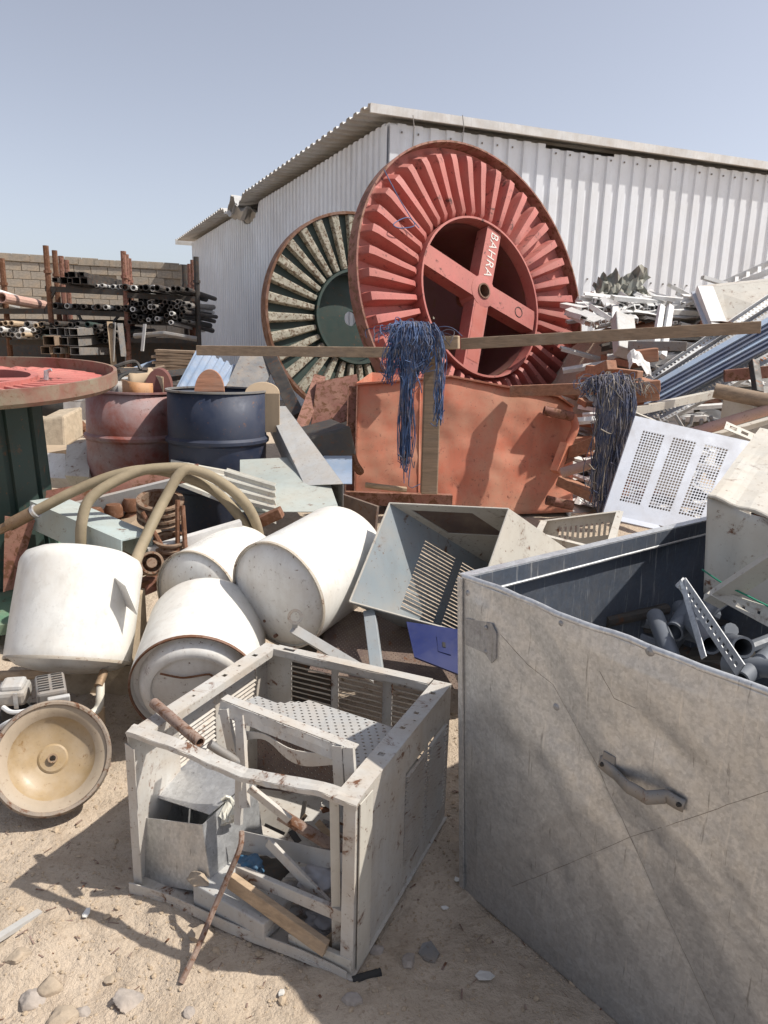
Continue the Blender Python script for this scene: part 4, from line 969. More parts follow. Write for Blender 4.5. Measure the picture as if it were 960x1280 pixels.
def pulley(px, py, Y, r, hh, g_, mat, tilt):
    p = at(px, py, Y); T = Matrix.Translation(p) @ Matrix.Rotation(tilt, 4, 'X') @ Matrix.Rotation(tilt*.4, 4, 'Y')
    prof = [(.01, 0), (r*.55, 0), (r*.8, .012), (r*.8, hh), (r, hh)]; z = hh
    for i in range(g_): prof += [(r, z-hh*.10), (r*.80, z-hh*.45/g_*1.6), (r, z-hh/g_*.9)]; z -= hh/g_
    prof += [(r, z), (r*.5, z-.01), (.02, z-.01)]
    po = MB().lathe(prof, 36, T).build('pulley', mat, eng, smooth=25)
    MB().lathe([(.001, .05), (.022, .05), (.022, -.03)], 16, T).build('pulley_hub', mat, po, smooth=30)
PUL = paint('pulley_dusty', (.22, .15, .105), .8, .2, .6, .2, 14, .3, (.32, .23, .16))
pulley(201, 648, 3.2, .105, .10, 3, PUL, R(14)); pulley(213, 690, 3.1, .075, .07, 2, PUL, R(12)); pulley(188, 706, 2.98, .05, .05, 1, PUL, R(60)); pulley(228, 700, 3.15, .06, .04, 1, PUL, R(5))
for x0, y0, x1, y1 in ((178, 640, 205, 688), (222, 625, 222, 690), (228, 632, 232, 690), (182, 712, 200, 726)):
    mm = MB(); mm.tube([at(x0, y0, 3.08), at(x1, y1, 3.05)], .011, 7); mm.build('bolt_rod', RUSTY, eng)
for k in range(10):
    p = at(rnd.uniform(178, 235), rnd.uniform(700, 725), 3.05); mm = MB(); mm.rock(p, rnd.uniform(.015, .03), seed=k); mm.build('engine_lump', PUL, eng)
# rubber hose in loops
hs = thing('rubber_hose', 'thick tan rubber hose looped over the machine frame', 'hose', (-1.1, 3.2, .3))
def path(pts): return smoothpath([at(*p) for p in pts], 6)
h1 = path([(14, 655, 3.15), (50, 636, 3.15), (97, 612, 3.2), (143, 594, 3.25), (187, 587, 3.3), (230, 596, 3.3), (267, 613, 3.3), (293, 638, 3.3), (313, 668, 3.3), (322, 700, 3.35)])
h2 = path([(102, 700, 3.05), (102, 655, 3.05), (116, 620, 3.1), (165, 592, 3.2), (203, 585, 3.24), (242, 587, 3.27), (283, 607, 3.25), (309, 632, 3.28), (322, 660, 3.33), (328, 700, 3.4)])
h3 = path([(166, 760, 2.72), (167, 712, 2.8), (183, 670, 2.95), (206, 624, 3.1), (227, 590, 3.17), (248, 589, 3.2), (275, 602, 3.22), (303, 626, 3.24), (320, 655, 3.28), (330, 700, 3.35)])
for h in (h1, h2, h3): MB().tube(h, .0235, 14).build('hose_loop', HOSE, hs, smooth=60)
p = h1[0]; d = (h1[0]-h1[3]).normalized()
MB().tube([p-d*.12, p+d*.01], .029, 14).build('ferrule', BRASS, hs, smooth=40); MB().tube([p+d*.0, p+d*.07], .022, 6).build('coupling', BRASS, hs)
MB().tube([p-d*.14, p-d*.125], .031, 14).build('clamp', GALVB, hs, smooth=40)

# ================================================================== RUBBLE BETWEEN REEL AND DRUMS
sheet4('carton', [(52, 603, 4.9), (90, 605, 4.8), (88, 574, 5.0), (54, 572, 5.1)], WHITE2, 'off white crumpled box panel lying left of the red drum', 'box', .12)
sheet4('tin_case', [(86, 604, 4.7), (116, 606, 4.7), (117, 560, 5.0), (88, 566, 5.0)], ACCREAM, 'tan open metal casing standing left of the red drum', 'casing', .14)
sheet4('tan_board', [(48, 572, 5.4), (90, 565, 5.4), (90, 560, 5.9), (48, 560, 5.9)], CARD, 'tan board lying under the concrete block left of the drums', 'board', .05)
mm = MB(); mm.hexa([at(46, 560, 6.2), at(82, 560, 6.2), at(80, 520, 6.3), at(48, 524, 6.3)], [at(46, 560, 6.2)+V((0, .4, .05)), at(82, 560, 6.2)+V((0, .4, .05)), at(80, 520, 6.3)+V((0, .4, .05)), at(48, 524, 6.3)+V((0, .4, .05))])
tag(mm.build('concrete_block', BRICKPALE, bevel=.02), 'pale concrete block on the sand left of the red drum', 'block')
T = Matrix.Translation(at(97, 522, 7.4)) @ Matrix.Rotation(R(8), 4, 'Y')
bk_ = thing('plastic_bucket', 'white plastic bucket standing in the rubble left of the drums', 'bucket', at(97, 522, 7.4))
MB().lathe([(.001, 0), (.13, 0), (.16, .30), (.168, .30), (.168, .27), (.15, .27), (.125, .015), (.001, .015)], 28, T).build('shell', WHITEPVC, bk_, smooth=35)
MB().tube(smoothpath([T @ V((.16, 0, .28)), T @ V((.1, -.2, .2)), T @ V((-.1, -.2, .2)), T @ V((-.16, 0, .28))], 5), .005, 6).build('handle', GREYST, bk_)
tp = at(74, 505, 8.0); T = Matrix.Translation(tp) @ Matrix.Rotation(R(6), 4, 'X')
MBt = MB(); MBt.lathe([(.17+.0, -.05), (.28, -.08), (.31, -.04), (.31, .04), (.28, .08), (.17, .05)], 36, T, True); tag(MBt.build('tyre', BLACK, smooth=40), 'dusty black tyre lying flat in the rubble behind the left reel', 'tyre')
mm = MB(); mm.lathe([(.001, .1), (.10, .1), (.13, .06), (.13, -.02)], 20, Matrix.Translation(at(91, 540, 6.7))); mm.tube([at(84, 528, 6.7), at(102, 545, 6.6)], .02, 7); mm.tube([at(82, 540, 6.7), at(108, 538, 6.6)], .015, 7)
tag(mm.build('rusty_valve', RUSTY, smooth=35), 'small rusty machine part on the sand beside the concrete block', 'machine part')
for k in range(26):
    px_, py_ = rnd.uniform(50, 120), rnd.uniform(495, 585); z = .32; p = on(px_, py_, z); mm = MB(); r_ = rnd.uniform(.03, .09)
    mm.rock(V((p.x, p.y, z+.02)), r_, seed=k+40, flat=.55); tag(mm.build('rubble_stone', STONE if k % 3 else BRICKPALE), 'rubble stone on the sand between the left reel and the red drum', 'stone', 'rubble stones left of the red drum')
for k in range(22):
    px_, py_ = rnd.uniform(112, 205), rnd.uniform(462, 486); p = at(px_, py_, rnd.uniform(7, 9)); a = rnd.uniform(-1, 1); mm = MB()
    mm.beam(p, p+V((math.cos(a)*rnd.uniform(.2, .7), math.sin(a)*.5, rnd.uniform(-.1, .1))), rnd.uniform(.06, .25), rnd.uniform(.02, .06), (rnd.uniform(-.3, .3), rnd.uniform(-.5, 0), 1))
    tag(mm.build('rubble_board', (CARD, GREYPVC, WOODB, DARKST)[k % 4]), ('tan', 'grey', 'weathered brown', 'black')[k % 4]+' broken board in the rubble behind the red drum', 'board', 'broken boards behind the drum')

# ================================================================== WATER HEATER TANKS
def heater(pf, back, r, L_, label, up=(0, 0, 1), crescent=False, seam=RIM, holes=()):
    a = (V(back)-V(pf)).normalized(); x = a.cross(V(up)).normalized(); T = fr(pf, x, a.cross(x))
    if (T.to_3x3() @ V((0, 0, 1))).dot(a) < 0: T = fr(pf, -x, a.cross(x))
    zs = [(T @ V((r*math.cos(t), r*math.sin(t), z))).z for t in [i*.3 for i in range(21)] for z in (0, L_)]
    h = thing('water_heater', label, 'water heater', (pf[0], pf[1], min(zs)), 'white water heater tanks')
    body = MB(); prof = [(r*.985, .004), (r, .012)]+[(r, .012+(L_-.04)*i_/12) for i_ in range(1, 12)]+[(r, L_-.05+.02), (r*.985, L_-.012), (r*.93, L_+.012), (r*.75, L_+.034), (r*.4, L_+.048), (.001, L_+.052)]
    body.lathe(prof, 64, T)
    for i, v in enumerate(body.v):
        k = noise.noise(v*3.1)+.7*min(0, noise.noise(v*6.3+V((2, 0, 0)))+.15); body.v[i] = v+(v-(T @ V((0, 0, (T.inverted() @ v).z))))*(.024*k)
    body.build('tank_body', WHITE, h, smooth=40)
    if crescent: cap = [(.97*r, .006), (.95*r, .03), (.88*r, .035), (.86*r, .02), (.80*r, -.012), (.72*r, -.022), (.66*r, -.020), (.64*r, -.006), (.3*r, -.012), (.001, -.014)]
    else: cap = [(.975*r, .006), (.955*r, .014), (.93*r, .004), (.80*r, -.018), (.55*r, -.033), (.25*r, -.041), (.001, -.043)]
    MB().lathe(cap, 64, T).build('end_cap', WHITE2, h, smooth=45)
    MB().lathe([(.972*r, -.001), (.972*r, .008), (1.002*r, .009), (1.005*r, .003), (.998*r, -.003)], 64, T, True).build('seam_ring', seam, h, smooth=40)
    return h, T
SEAMW = paint('seam_dirty', (.42, .38, .32), .7, 0, .5, .11, 9, .1)
h1, T1 = heater(at(86, 828, 2.55), at(86, 828, 2.55)+V((.0, math.sin(R(29)), math.cos(R(29)))), .228, .395, 'white water heater tank tilted upright at the left above the small engine', (0, 1, 0), seam=SEAMW)
p = T1 @ V((0, 0, 0))
def on1(px, py):                      # point on tank 1's skin
    d = ray(px, py).normalized(); o = V((0, 0, CAM_H)); a = (T1.to_3x3() @ V((0, 0, 1))); w_ = o-T1.translation
    dd = d-a*d.dot(a); ww = w_-a*w_.dot(a); A_, B_, C_ = dd.dot(dd), 2*dd.dot(ww), ww.dot(ww)-.229**2
    t = (-B_-math.sqrt(max(0, B_*B_-4*A_*C_)))/(2*A_); return o+d*t
b0 = on1(143, 722); b1 = on1(158, 758); outv = V((.5, -.8, .2)).normalized()
mm = MB(); mm.hexa([b0, b0+outv*.004+V((.004, 0, 0)), b1+outv*.004+V((.004, 0, 0)), b1], [q+V((.055, -.055, -.01)) for q in (b0, b0+outv*.004+V((.004, 0, 0)), b1+outv*.004+V((.004, 0, 0)), b1)])
mm.build('mount_bracket', WHITE2, h1)
pj = at(123, 858, 2.42)
MB().tube([pj+V((0, .06, .03)), pj], .016, 10).build('pipe_fitting', BRASS, h1, smooth=40)
MB().tube(smoothpath([pj+V((0, .02, .005)), at(125, 872, 2.40), at(122, 886, 2.38), at(108, 896, 2.34), at(84, 904, 2.30)], 5), .015, 12).build('drain_pipe', CREAMCOR, h1, smooth=50)
mm = MB(); mm.tube([at(125, 884, 2.42), V((at(130, 935, 2.42).x, 2.40, gz(0, 2.4)))], .017, 12); tag(mm.build('standing_pipe', CARD, smooth=40), 'short tan pipe standing under the left heater', 'pipe')
h2, T2 = heater(at(244, 862, 2.36), at(244, 862, 2.36)+V((-.10, .95, .22)), .232, .40, 'white water heater tank lying with its ringed end cap facing forward', (0, 0, 1), True)
h3, T3 = heater(at(346, 745, 2.62), at(432, 690, 3.02), .222, .46, 'white water heater tank tilted at the centre with a plain domed cap', seam=SEAMW)
h4, T4 = heater(at(246, 746, 2.88), at(308, 706, 3.24), .205, .38, 'white water heater tank half hidden behind the other three', seam=SEAMW)
for px_, py_, r_ in ((330, 752, .012), (331, 776, .006), (344, 795, .007)):
    mm = MB(); n_ = -(T3.to_3x3() @ V((0, 0, 1))); p = onpl(px_, py_, T3 @ V((0, 0, -.034)), n_); mm.tube([p-n_*.01, p+n_*.004], r_, 12); mm.build('drain_plug', RIM, h3, smooth=40)
# wiring squiggle on heater 2 cap
n_ = -(T2.to_3x3() @ V((0, 0, 1))); mm = MB()
mm.tube(smoothpath([onpl(x, y, T2 @ V((0, 0, -.022)), n_) for x, y in ((200, 842), (225, 847), (240, 846), (262, 843), (268, 850))], 4), .004, 5); mm.build('wire', RUSTY, h2)
# supports hidden under the tanks
def pad(px, py, Y, dx, dy, dz, mat, label, name='wood_block', cat='block'):
    p = at(px, py, Y); z0 = gz(p.x, p.y)-.02; mm = MB(); mm.box((p.x, p.y, z0+dz/2), (dx, dy, dz)); return tag(mm.build(name, mat, bevel=.006), label, cat)
c1 = T1 @ V((0, 0, .30)); mm = MB(); mm.box((c1.x, c1.y+.16, .22), (.34, .2, .46)); tag(mm.build('concrete_block', BRICKPALE, bevel=.01), 'pale block propping the left heater from behind', 'block')
for k, (Tk, zz) in enumerate(((T3, .12), (T4, .12))):
    c = Tk @ V((0, 0, zz)); hgt = c.z-.22-gz(c.x, c.y)
    if hgt > .04:
        mm = MB(); mm.box((c.x+.04, c.y+.06, gz(c.x, c.y)+hgt/2), (.22, .22, hgt)); tag(mm.build('scrap_block', DARKST, bevel=.01), ('dark scrap block under the centre heater', 'dark scrap block under the rear heater')[k], 'block')

# ================================================================== TIPPED GRILLE BOX (AC cover)
gb = thing('ac_cover', 'open blue grey air conditioner cover with slotted back tipped beside the centre heater', 'ac cover', at(560, 790, 2.6))
A, B, C, D = at(487, 629, 2.86), at(636, 636, 2.80), at(582, 792, 2.52), at(437, 752, 2.58)
dv = (at(716, 692, 3.02)-B)*1.6
A2, B2, C2, D2 = A+dv, B+dv, C+dv, D+dv
Ql = [D, D2, A2, A]
wn = [(.33, .60, .14, .86), (.66, .93, .14, .86)]
wo = MB().grille(Ql, wn, .004).build('slotted_wall', ACBLUE, gb)
for w_ in wn: slat_objs(Ql, w_[0], w_[1], w_[2], w_[3], 20, .58, .003, .004, ACBLUE, wo)
MB().quad([C, C2, B2, B], th=.004).build('right_wall', ACCREAM, gb)
MB().grille([A, B, B2, A2], [(.10, .62, .08, .40)], .004).build('top_wall', ACCREAM, gb)
MB().quad([A, B, B2, A2], .09, .63, .07, .41, .003, .006 if qn([A, B, B2, A2]).z > 0 else -.006).build('added_sun_block', BRN, gb)  # added dark panel: fills the opening and keeps sun out of the cover
MB().quad([D, C, C2, D2], th=.004).build('bottom_wall', ACBLUE, gb)
MB().quad([D2, C2, B2, A2], th=.004).build('back_wall', ACCREAM, gb)
for a, b_ in ((A, B), (B, C), (C, D), (D, A)):
    mm = MB(); mm.tube([a, b_], .004, 6); mm.build('edge_lip', ACCREAM, gb)
mm = MB()
for k in range(4): mm.quad([C, C2, B2, B], .50, .58, .62+.05*k, .645+.05*k, .001, .003 if qn([C, C2, B2, B]).z > 0 else -.003)
mm.build('vent_slot', BLACK, gb)
# blue plastic part below it
bp = thing('plastic_cover', 'dark blue plastic panel with an oval hole under the tipped cover', 'panel', at(545, 820, 2.4))
Q = [at(518, 822, 2.36), at(590, 850, 2.28), at(590, 790, 2.44), at(508, 778, 2.50)]
MB().quad(Q, th=.01).build('panel', BLUEP, bp); MB().quad(Q, .45, .66, .35, .72, .012, -.004 if qn(Q).y > 0 else .004).build('embossed_tab', BLUEP, bp); MB().quad(Q, .53, .58, .48, .60, .016, -.004 if qn(Q).y > 0 else .004).build('slot', BLACK, bp)
# brown perforated sheets
bs = thing('perforated_sheet', 'dark brown perforated metal sheet lying in shade behind the front casing', 'sheet', at(490, 850, 2.35))
Q = [at(385, 840, 2.45), at(575, 862, 2.32), at(545, 780, 2.75), at(420, 760, 2.8)]
MB().perf(Q, 60, 36, .20, keep=lambda u, v: True).build('sheet', BRN, bs, solid=.002)
plank('grey_stud', 462, 765, 2.60, 472, 842, 2.34, .045, .03, ACBLUE, 'grey metal stud standing across the brown perforated sheet', 'stud', (0, -1, 0))
# twisted bar with an eyelet
eb = thing('eyelet_bar', 'grey bent channel bar with an eyelet end against the centre heater', 'bar', at(440, 835, 2.3))
MB().channel(at(366, 786, 2.42), at(470, 848, 2.26), .035, .018, .003, (-.2, -.6, .8)).build('bar', GREYPVC, eb)
e = at(369, 771, 2.41); nn = (V((0, 0, CAM_H))-e).normalized(); T = fr(e, nn.cross(V((0, 0, 1))), V((0, 0, 1)))
MB().lathe([(.016, -.004), (.016, .004), (.028, .004), (.028, -.004)], 24, fr(e, (1, .1, 0), nn.cross(V((1, .1, 0)))), True).build('eyelet', GREYST, eb, smooth=30)
mm = MB(); mm.beam(e+V((0, .004, -.02)), at(368, 792, 2.42), .02, .008, (0, -1, .4)); mm.build('neck', GREYPVC, eb)

# ================================================================== FRONT AC CASING
A0 = V((-.662, 1.715, .0)); AX = V((.914, -.406, 0)).normalized(); AY = V((.406, .914, 0)).normalized(); AW, AD, AH = .672, .66, .485
def la(u, v, w_): return A0+AX*u+AY*v+V((0, 0, w_))
ac = thing('ac_casing', 'battered white air conditioner casing on the ground filled with metal scrap', 'ac casing', A0)
def av(px, py, v): return onpl(px, py, la(0, v, 0), AY)
def az(px, py, z): return on(px, py, z)
# base tray
mm = MB(); mm.grid(lambda u, v: la(-.01+(AW+.02)*u, -.02+(AD+.02)*v, .018+.012*math.sin(u*3.2)*(1-v)), 12, 8); mm.build('base_tray', ACW, ac, solid=.003)
mm = MB(); mm.grid(lambda u, v: la(-.005+(AW+.0)*u, -.022+.006*math.sin(u*9), .006+.032*v+.012*math.sin(u*3.2)), 16, 2); mm.build('base_lip', ACW, ac, solid=.003)
# left wall
Q = [la(0, 0, .02), la(0, AD, .02), la(0, AD, AH), la(0, 0, AH)]
wl = [(.30, .56, .50, .86), (.62, .90, .50, .86)]
wo = MB().grille(Q, wl, .003).build('left_wall', ACW, ac)
for w_ in wl: slat_objs(Q, *w_, 11, .6, .002, -.01, ACW, wo)
MB().grille([la(-.002, -.005, AH), la(.05, -.005, AH), la(.05, AD, AH), la(-.002, AD, AH)], [(.35, .6, .18, .20), (.4, .6, .36, .375), (.35, .65, .58, .605), (.4, .6, .70, .715), (.3, .65, .83, .855)], .003).build('top_flange', ACW, ac)
mm = MB(); mm.quad([la(-.004, -.004, .02), la(.026, -.006, .02), la(.024, -.004, AH-.04), la(-.006, -.004, AH-.03)], th=.003); mm.build('front_flange', ACW, ac)
mm = MB(); mm.beam(la(.05, .02, AH-.012), la(.05, AD-.01, AH-.012), .003, .024); mm.build('flange_lip', ACW, ac)
# back wall
Q = [la(0, AD, .02), la(AW, AD, .02), la(AW, AD, AH), la(0, AD, AH)]
wb = [(.15, .38, .38, .90), (.42, .66, .38, .90), (.71, .93, .38, .90)]
wo = MB().grille(Q, wb, .003).build('back_wall', ACW, ac)
for w_ in wb: slat_objs(Q, *w_, 13, .60, .002, .012, ACW, wo)
MB().grille([la(.05, AD-.035, AH+.001), la(AW-.06, AD-.035, AH+.001), la(AW-.06, AD+.004, AH+.001), la(.05, AD+.004, AH+.001)], [(.05, .13, .25, .65)], .003).build('top_flange', ACW, ac)
mm = MB(); mm.grid(lambda u, v: la(.05+(AW-.11)*u, AD-.035+.004*math.sin(u*17), AH-.022*v), 14, 1); mm.build('flange_lip', ACW, ac, solid=.002)
# right wall (outer face seen)
Q = [la(AW, 0, .02), la(AW, AD, .02), la(AW, AD, AH), la(AW, 0, AH)]
wr = [(.46, .93, .16, .78)]
wo = MB().grille(Q, wr, .003).build('right_wall', ACW, ac)
q = [bil(Q, *p) for p in ((wr[0][0], wr[0][2]), (wr[0][1], wr[0][2]), (wr[0][1], wr[0][3]), (wr[0][0], wr[0][3]))]
MB().slats([q[0], q[1], q[2], q[3]], 0, .46, 0, 1, 22, .42, .002, .011).build('louvre_group', ACW, wo)
MB().slats([q[0], q[1], q[2], q[3]], .54, 1, 0, 1, 22, .42, .002, .011).build('louvre_group', ACW, wo)
MB().quad(q, .46, .54, 0, 1, .003).build('louvre_divider', ACW, ac)
MB().grille([la(AW-.055, .0, AH), la(AW+.003, .0, AH), la(AW+.003, AD, AH), la(AW-.055, AD, AH)], [(.3, .6, .30, .325), (.3, .55, .52, .54), (.35, .6, .66, .68), (.3, .6, .86, .885), (.6, .75, .6, .61)], .003).build('top_flange', ACW, ac)
mm = MB(); mm.beam(la(AW-.055, .02, AH-.014), la(AW-.055, AD-.01, AH-.014), .003, .027); mm.build('flange_lip', ACW, ac)
mm = MB(); mm.quad([la(AW-.030, -.004, .02), la(AW+.004, -.004, .02), la(AW+.004, -.004, AH-.012), la(AW-.027, -.004, AH-.012)], th=.004); mm.build('front_flange', ACW, ac)
mm = MB(); mm.channel(la(AW-.058, .03, .04), la(AW-.064, .02, AH-.02), .022, .016, .003, (0, -1, 0)); mm.build('inner_post', ACCREAM, ac)
mm = MB(); mm.quad([la(AW+.004, .012, .02), la(AW+.006, .075, .02), la(AW+.006, .075, AH-.01), la(AW+.004, .012, AH-.01)], th=.003, off=.003); mm.build('edge_strip', ACCREAM, ac)
# bent front top bar
bar = [av(158, 915, -.02), av(215, 934, -.02), av(262, 955, -.015), av(302, 972, -.01), av(345, 980, -.01), av(400, 990, -.01), av(446, 1008, -.008)]
bp_ = [bar[i].lerp(bar[i+1], k/6) for i in range(len(bar)-1) for k in range(6)]+[bar[-1]]; mm = MB(); k_ = len(bp_)
def barf(u, v):
    i_ = min(int(u*(k_-1)), k_-2); f_ = u*(k_-1)-i_; p = bp_[i_].lerp(bp_[i_+1], f_)
    return p+AY*(.029*v)+V((0, 0, .008*v+.003*noise.noise(V((u*14, v*2, 0)))))
mm.grid(barf, 40, 3); mm.build('front_bar', ACW, ac, solid=.003)
mm = MB(); mm.grid(lambda u, v: barf(u, 0)+V((0, 0, -.012*v))+AY*(.004*noise.noise(V((u*20, v, 3)))), 40, 1); mm.build('front_bar_lip', ACW, ac, solid=.003)

# --- loose scrap inside
ib = thing('metal_box', 'small open galvanised metal box standing inside the front casing', 'box', la(.06, .05, .03))
f = [av(183, 1103, .03), av(266, 1117, .02), av(253, 1031, .05), av(174, 1021, .05)]
bk = AY*.20+AX*.03+V((0, 0, .012)); rb = V((0, 0, .045))
MB().quad(f, th=.003).build('front_wall', GALV, ib)
mm = MB(); mm.quad([f[1], f[1]+bk, f[2]+bk+rb*.6, f[2]], th=.003); mm.build('side_wall', GALVB, ib)
mm = MB(); mm.quad([f[0], f[0]+bk, f[3]+bk+rb*.6, f[3]], th=.003); mm.build('side_wall', GALVB, ib)
mm = MB(); mm.quad([f[0]+bk, f[1]+bk, f[2]+bk+rb*.6, f[3]+bk+rb*.6], th=.003); mm.build('back_wall', GALVB, ib)
mm = MB(); mm.quad([f[0], f[1], f[1]+bk, f[0]+bk], th=.003); mm.build('bottom', GALV, ib)
mm = MB(); tl = f[3]+AY*.05+rb*.8; tr_ = f[2]+AY*.03+rb*.25; mm.quad([tl, tr_, f[2]+bk+rb*1.0+AX*.02, f[3]+bk+rb*1.6], th=.003); mm.build('lid', GALVB, ib)
for k in range(3):
    mm = MB(); p = av(276-k*9, 1000+k*7, .12); mm.grid(lambda u, v: p+AX*(.06*u)+V((0, 0, -.045*v+.01*math.sin(u*8+k)))+AY*(.02*math.sin(v*4+u*3)), 6, 4)
    tag(mm.build('foam_scrap', CREAMCOR, solid=.006), ('crumbling cream foam piece on the small metal box, rightmost', 'crumbling cream foam piece on the small metal box, middle', 'crumbling cream foam piece on the small metal box, leftmost')[k], 'foam')
# perforated pale panel
pq = [on(284, 884, .42), on(455, 962, .38), on(530, 922, .42), on(345, 862, .46)]
pf = thing('perforated_tin', 'pale perforated metal panel lying slanted inside the front casing', 'panel', la(.3, .3, .30))
MB().perf(pq, 34, 16, .26, keep=lambda u, v: not (v > .62 and u < .25-.3*(1-v)) and u+ .0*v < 1).build('sheet', GREYPVC, pf, solid=.002)
# second dark perforated plate below
pq = [av(322, 985, .30), av(432, 1000, .30), av(430, 945, .32), av(322, 915, .32)]
pd = thing('perforated_tin', 'dark perforated back plate standing inside the front casing', 'panel', la(.35, .3, .05))
MB().perf(pq, 26, 14, .22).build('sheet', BRN, pd, solid=.002)
# bracket frame
bf = thing('bracket_frame', 'bent white bracket frame with two legs standing in the front casing', 'bracket', la(.3, .15, .05))
p0, p1 = av(276, 876, .16), av(442, 940, .13)
MB().grid(lambda u, v: p0.lerp(p1, u)+V((0, 0, -.034*v+.004*noise.noise(V((u*9, v, 0)))))+AY*(-.012*v), 20, 2).build('top_rail', ACW, bf, solid=.003)
MB().grid(lambda u, v: p0.lerp(p1, u)+AY*(.03*v)+V((0, 0, .004)), 20, 1).build('rail_flange', ACW, bf, solid=.003)
for a, b_ in (((280, 886, .15), (298, 972, .13)), ((300, 895, .15), (306, 1010, .05)), ((436, 934, .13), (440, 992, .11)), ((422, 932, .13), (426, 1000, .11))):
    mm = MB(); mm.channel(av(*a), av(*b_), .028, .012, .003, -AY); mm.build('leg', ACW, bf)
q0, q1 = av(304, 914, .14), av(424, 950, .12)
MB().grid(lambda u, v: q0.lerp(q1, u)+V((0, 0, -.028*v+.012*math.sin(u*7)*(.3+v)))+AY*(.01*math.sin(u*9)), 22, 2).build('crumpled_rail', ACW, bf, solid=.003)
mm = MB(); mm.channel(av(298, 1030, .05), av(300, 960, .08), .02, .012, .003, -AY); mm.build('lower_leg', ACW, bf)
def inner(name, a, b_, w_, h_, mat, label, cat, up=None):
    mm = MB(); mm.beam(av(*a), av(*b_), w_, h_, up or -AY); return tag(mm.build(name, mat, bevel=.0015), label, cat)
inner('steel_channel', (312, 985, .05), (362, 1025, .08), .022, .012, ACW, 'white steel strip slanting down under the front bar of the casing', 'strip')
mm = MB(); mm.tube([av(350, 1018, .10), av(432, 1068, .16)], .016, 9); tag(mm.build('rusty_tube', RUSTP, smooth=40), 'rusty brown tube lying deep inside the front casing', 'tube')
mm = MB(); mm.quad([av(306, 1042, .34), av(372, 1052, .34), av(352, 1008, .40), av(306, 1000, .42)], th=.003); tag(mm.build('sheet_offcut', ACW), 'bright sunlit sheet offcut deep inside the front casing', 'sheet')
mm = MB(); mm.quad([av(298, 1062, .10), av(435, 1090, .12), av(435, 1068, .13), av(300, 1038, .11)], th=.003); tag(mm.build('steel_strip', GREYPVC), 'wide grey green strip spanning the inside of the front casing', 'strip')
inner('white_strip', (335, 1052, .08), (410, 1130, .05), .028, .010, ACW, 'thin white strip slanting across the scrap in the casing', 'strip')
inner('white_channel', (296, 1088, .03), (442, 1150, .02), .034, .014, ACW, 'white channel bar lying over the bottom of the casing', 'channel')
inner('wood_batten', (288, 1100, .0), (408, 1186, -.012), .042, .018, WOODP, 'pale wooden batten sticking out of the front casing', 'batten')
inner('wood_batten', (404, 1186, .03), (434, 1162, .05), .035, .016, WOODP, 'short wooden batten end at the lower right of the casing', 'batten')
inner('white_channel', (362, 1172, .0), (440, 1206, -.002), .034, .014, ACCREAM, 'short cream channel at the bottom front of the casing', 'channel')
mm = MB(); mm.hexa([la(.205, -.01, .035), la(.44, -.03, .035), la(.44, -.03, .088), la(.205, -.01, .105)], [la(.22, .10, .035), la(.46, .08, .035), la(.46, .08, .095), la(.22, .10, .11)])
tag(mm.build('sheet_box', GREYPVC, bevel=.004), 'flattened grey sheet metal box lying in the front of the casing', 'box')
mm = MB(); mm.rock(la(.215, .005, .105), .03, seed=91, flat=.5); tag(mm.build('white_lump', STONE), 'pale lump of plaster at the front edge of the casing', 'lump')
def rag(c, r, mat, label, seed, name='rag'):
    mm = MB(); bm = bmesh.new(); bmesh.ops.create_icosphere(bm, subdivisions=4, radius=1); vs = []
    for v in bm.verts:
        k = 1+.5*noise.noise(v.co*1.6+V((seed, 0, 0)))+.22*abs(noise.noise(v.co*4+V((0, seed, 0)))); vs.append(V(c)+V((v.co.x*r*k*1.3, v.co.y*r*k, v.co.z*r*k*.7)))
    mm.add(vs, [tuple(v.index for v in f_.verts) for f_ in bm.faces]); bm.free(); return tag(mm.build(name, mat, smooth=50), label, 'rag')
rag(av(312, 1082, .06), .028, CLOTHB, 'bright blue crumpled rag inside the front casing', 3)
rag(av(402, 1096, .12), .045, BAG, 'crumpled grey plastic bag inside the front casing', 8, 'plastic_bag')
rag(av(372, 1120, .12), .055, GREYST, 'dark grey bundled cloth under the white strips in the casing', 12)
rag(av(408, 1150, .10), .04, BAG, 'small grey purple bag at the lower right in the casing', 17, 'plastic_bag')
rag(av(340, 1105, .20), .07, DARKST, 'dark cloth bundle at the back of the casing floor', 23)
for k in range(7):
    a = (rnd.uniform(310, 420), rnd.uniform(1060, 1130), rnd.uniform(.2, .4)); b_ = (a[0]+rnd.uniform(-50, 50), a[1]+rnd.uniform(-20, 30), a[2]+.05)
    inner('dark_strip', a, b_, .02, .006, DARKST, 'dark scrap strip at the back inside the front casing', 'strip')['group'] = 'dark strips at the back of the casing'
for k in range(26):
    u_, v_ = rnd.uniform(.22, AW-.09), rnd.uniform(.02, .45); p = la(u_, v_, rnd.uniform(.03, .07)+.10*v_); a = rnd.random()*3.1; L_ = rnd.uniform(.04, .13); mm = MB()
    mm.beam(p, p+AX*(math.cos(a)*L_)+AY*(math.sin(a)*L_*.5)+V((0, 0, rnd.uniform(-.01, .05))), rnd.uniform(.008, .03), rnd.uniform(.002, .008), (rnd.uniform(-.6, .6), -.5, .8))
    tag(mm.build('casing_scrap', (ACW, GREYST, DARKST, WOODP, RUSTY)[k % 5]), ('white', 'grey', 'dark', 'wooden', 'rusty')[k % 5]+' scrap bit lying in the bottom of the front casing', 'scrap', 'scrap bits in the front casing')
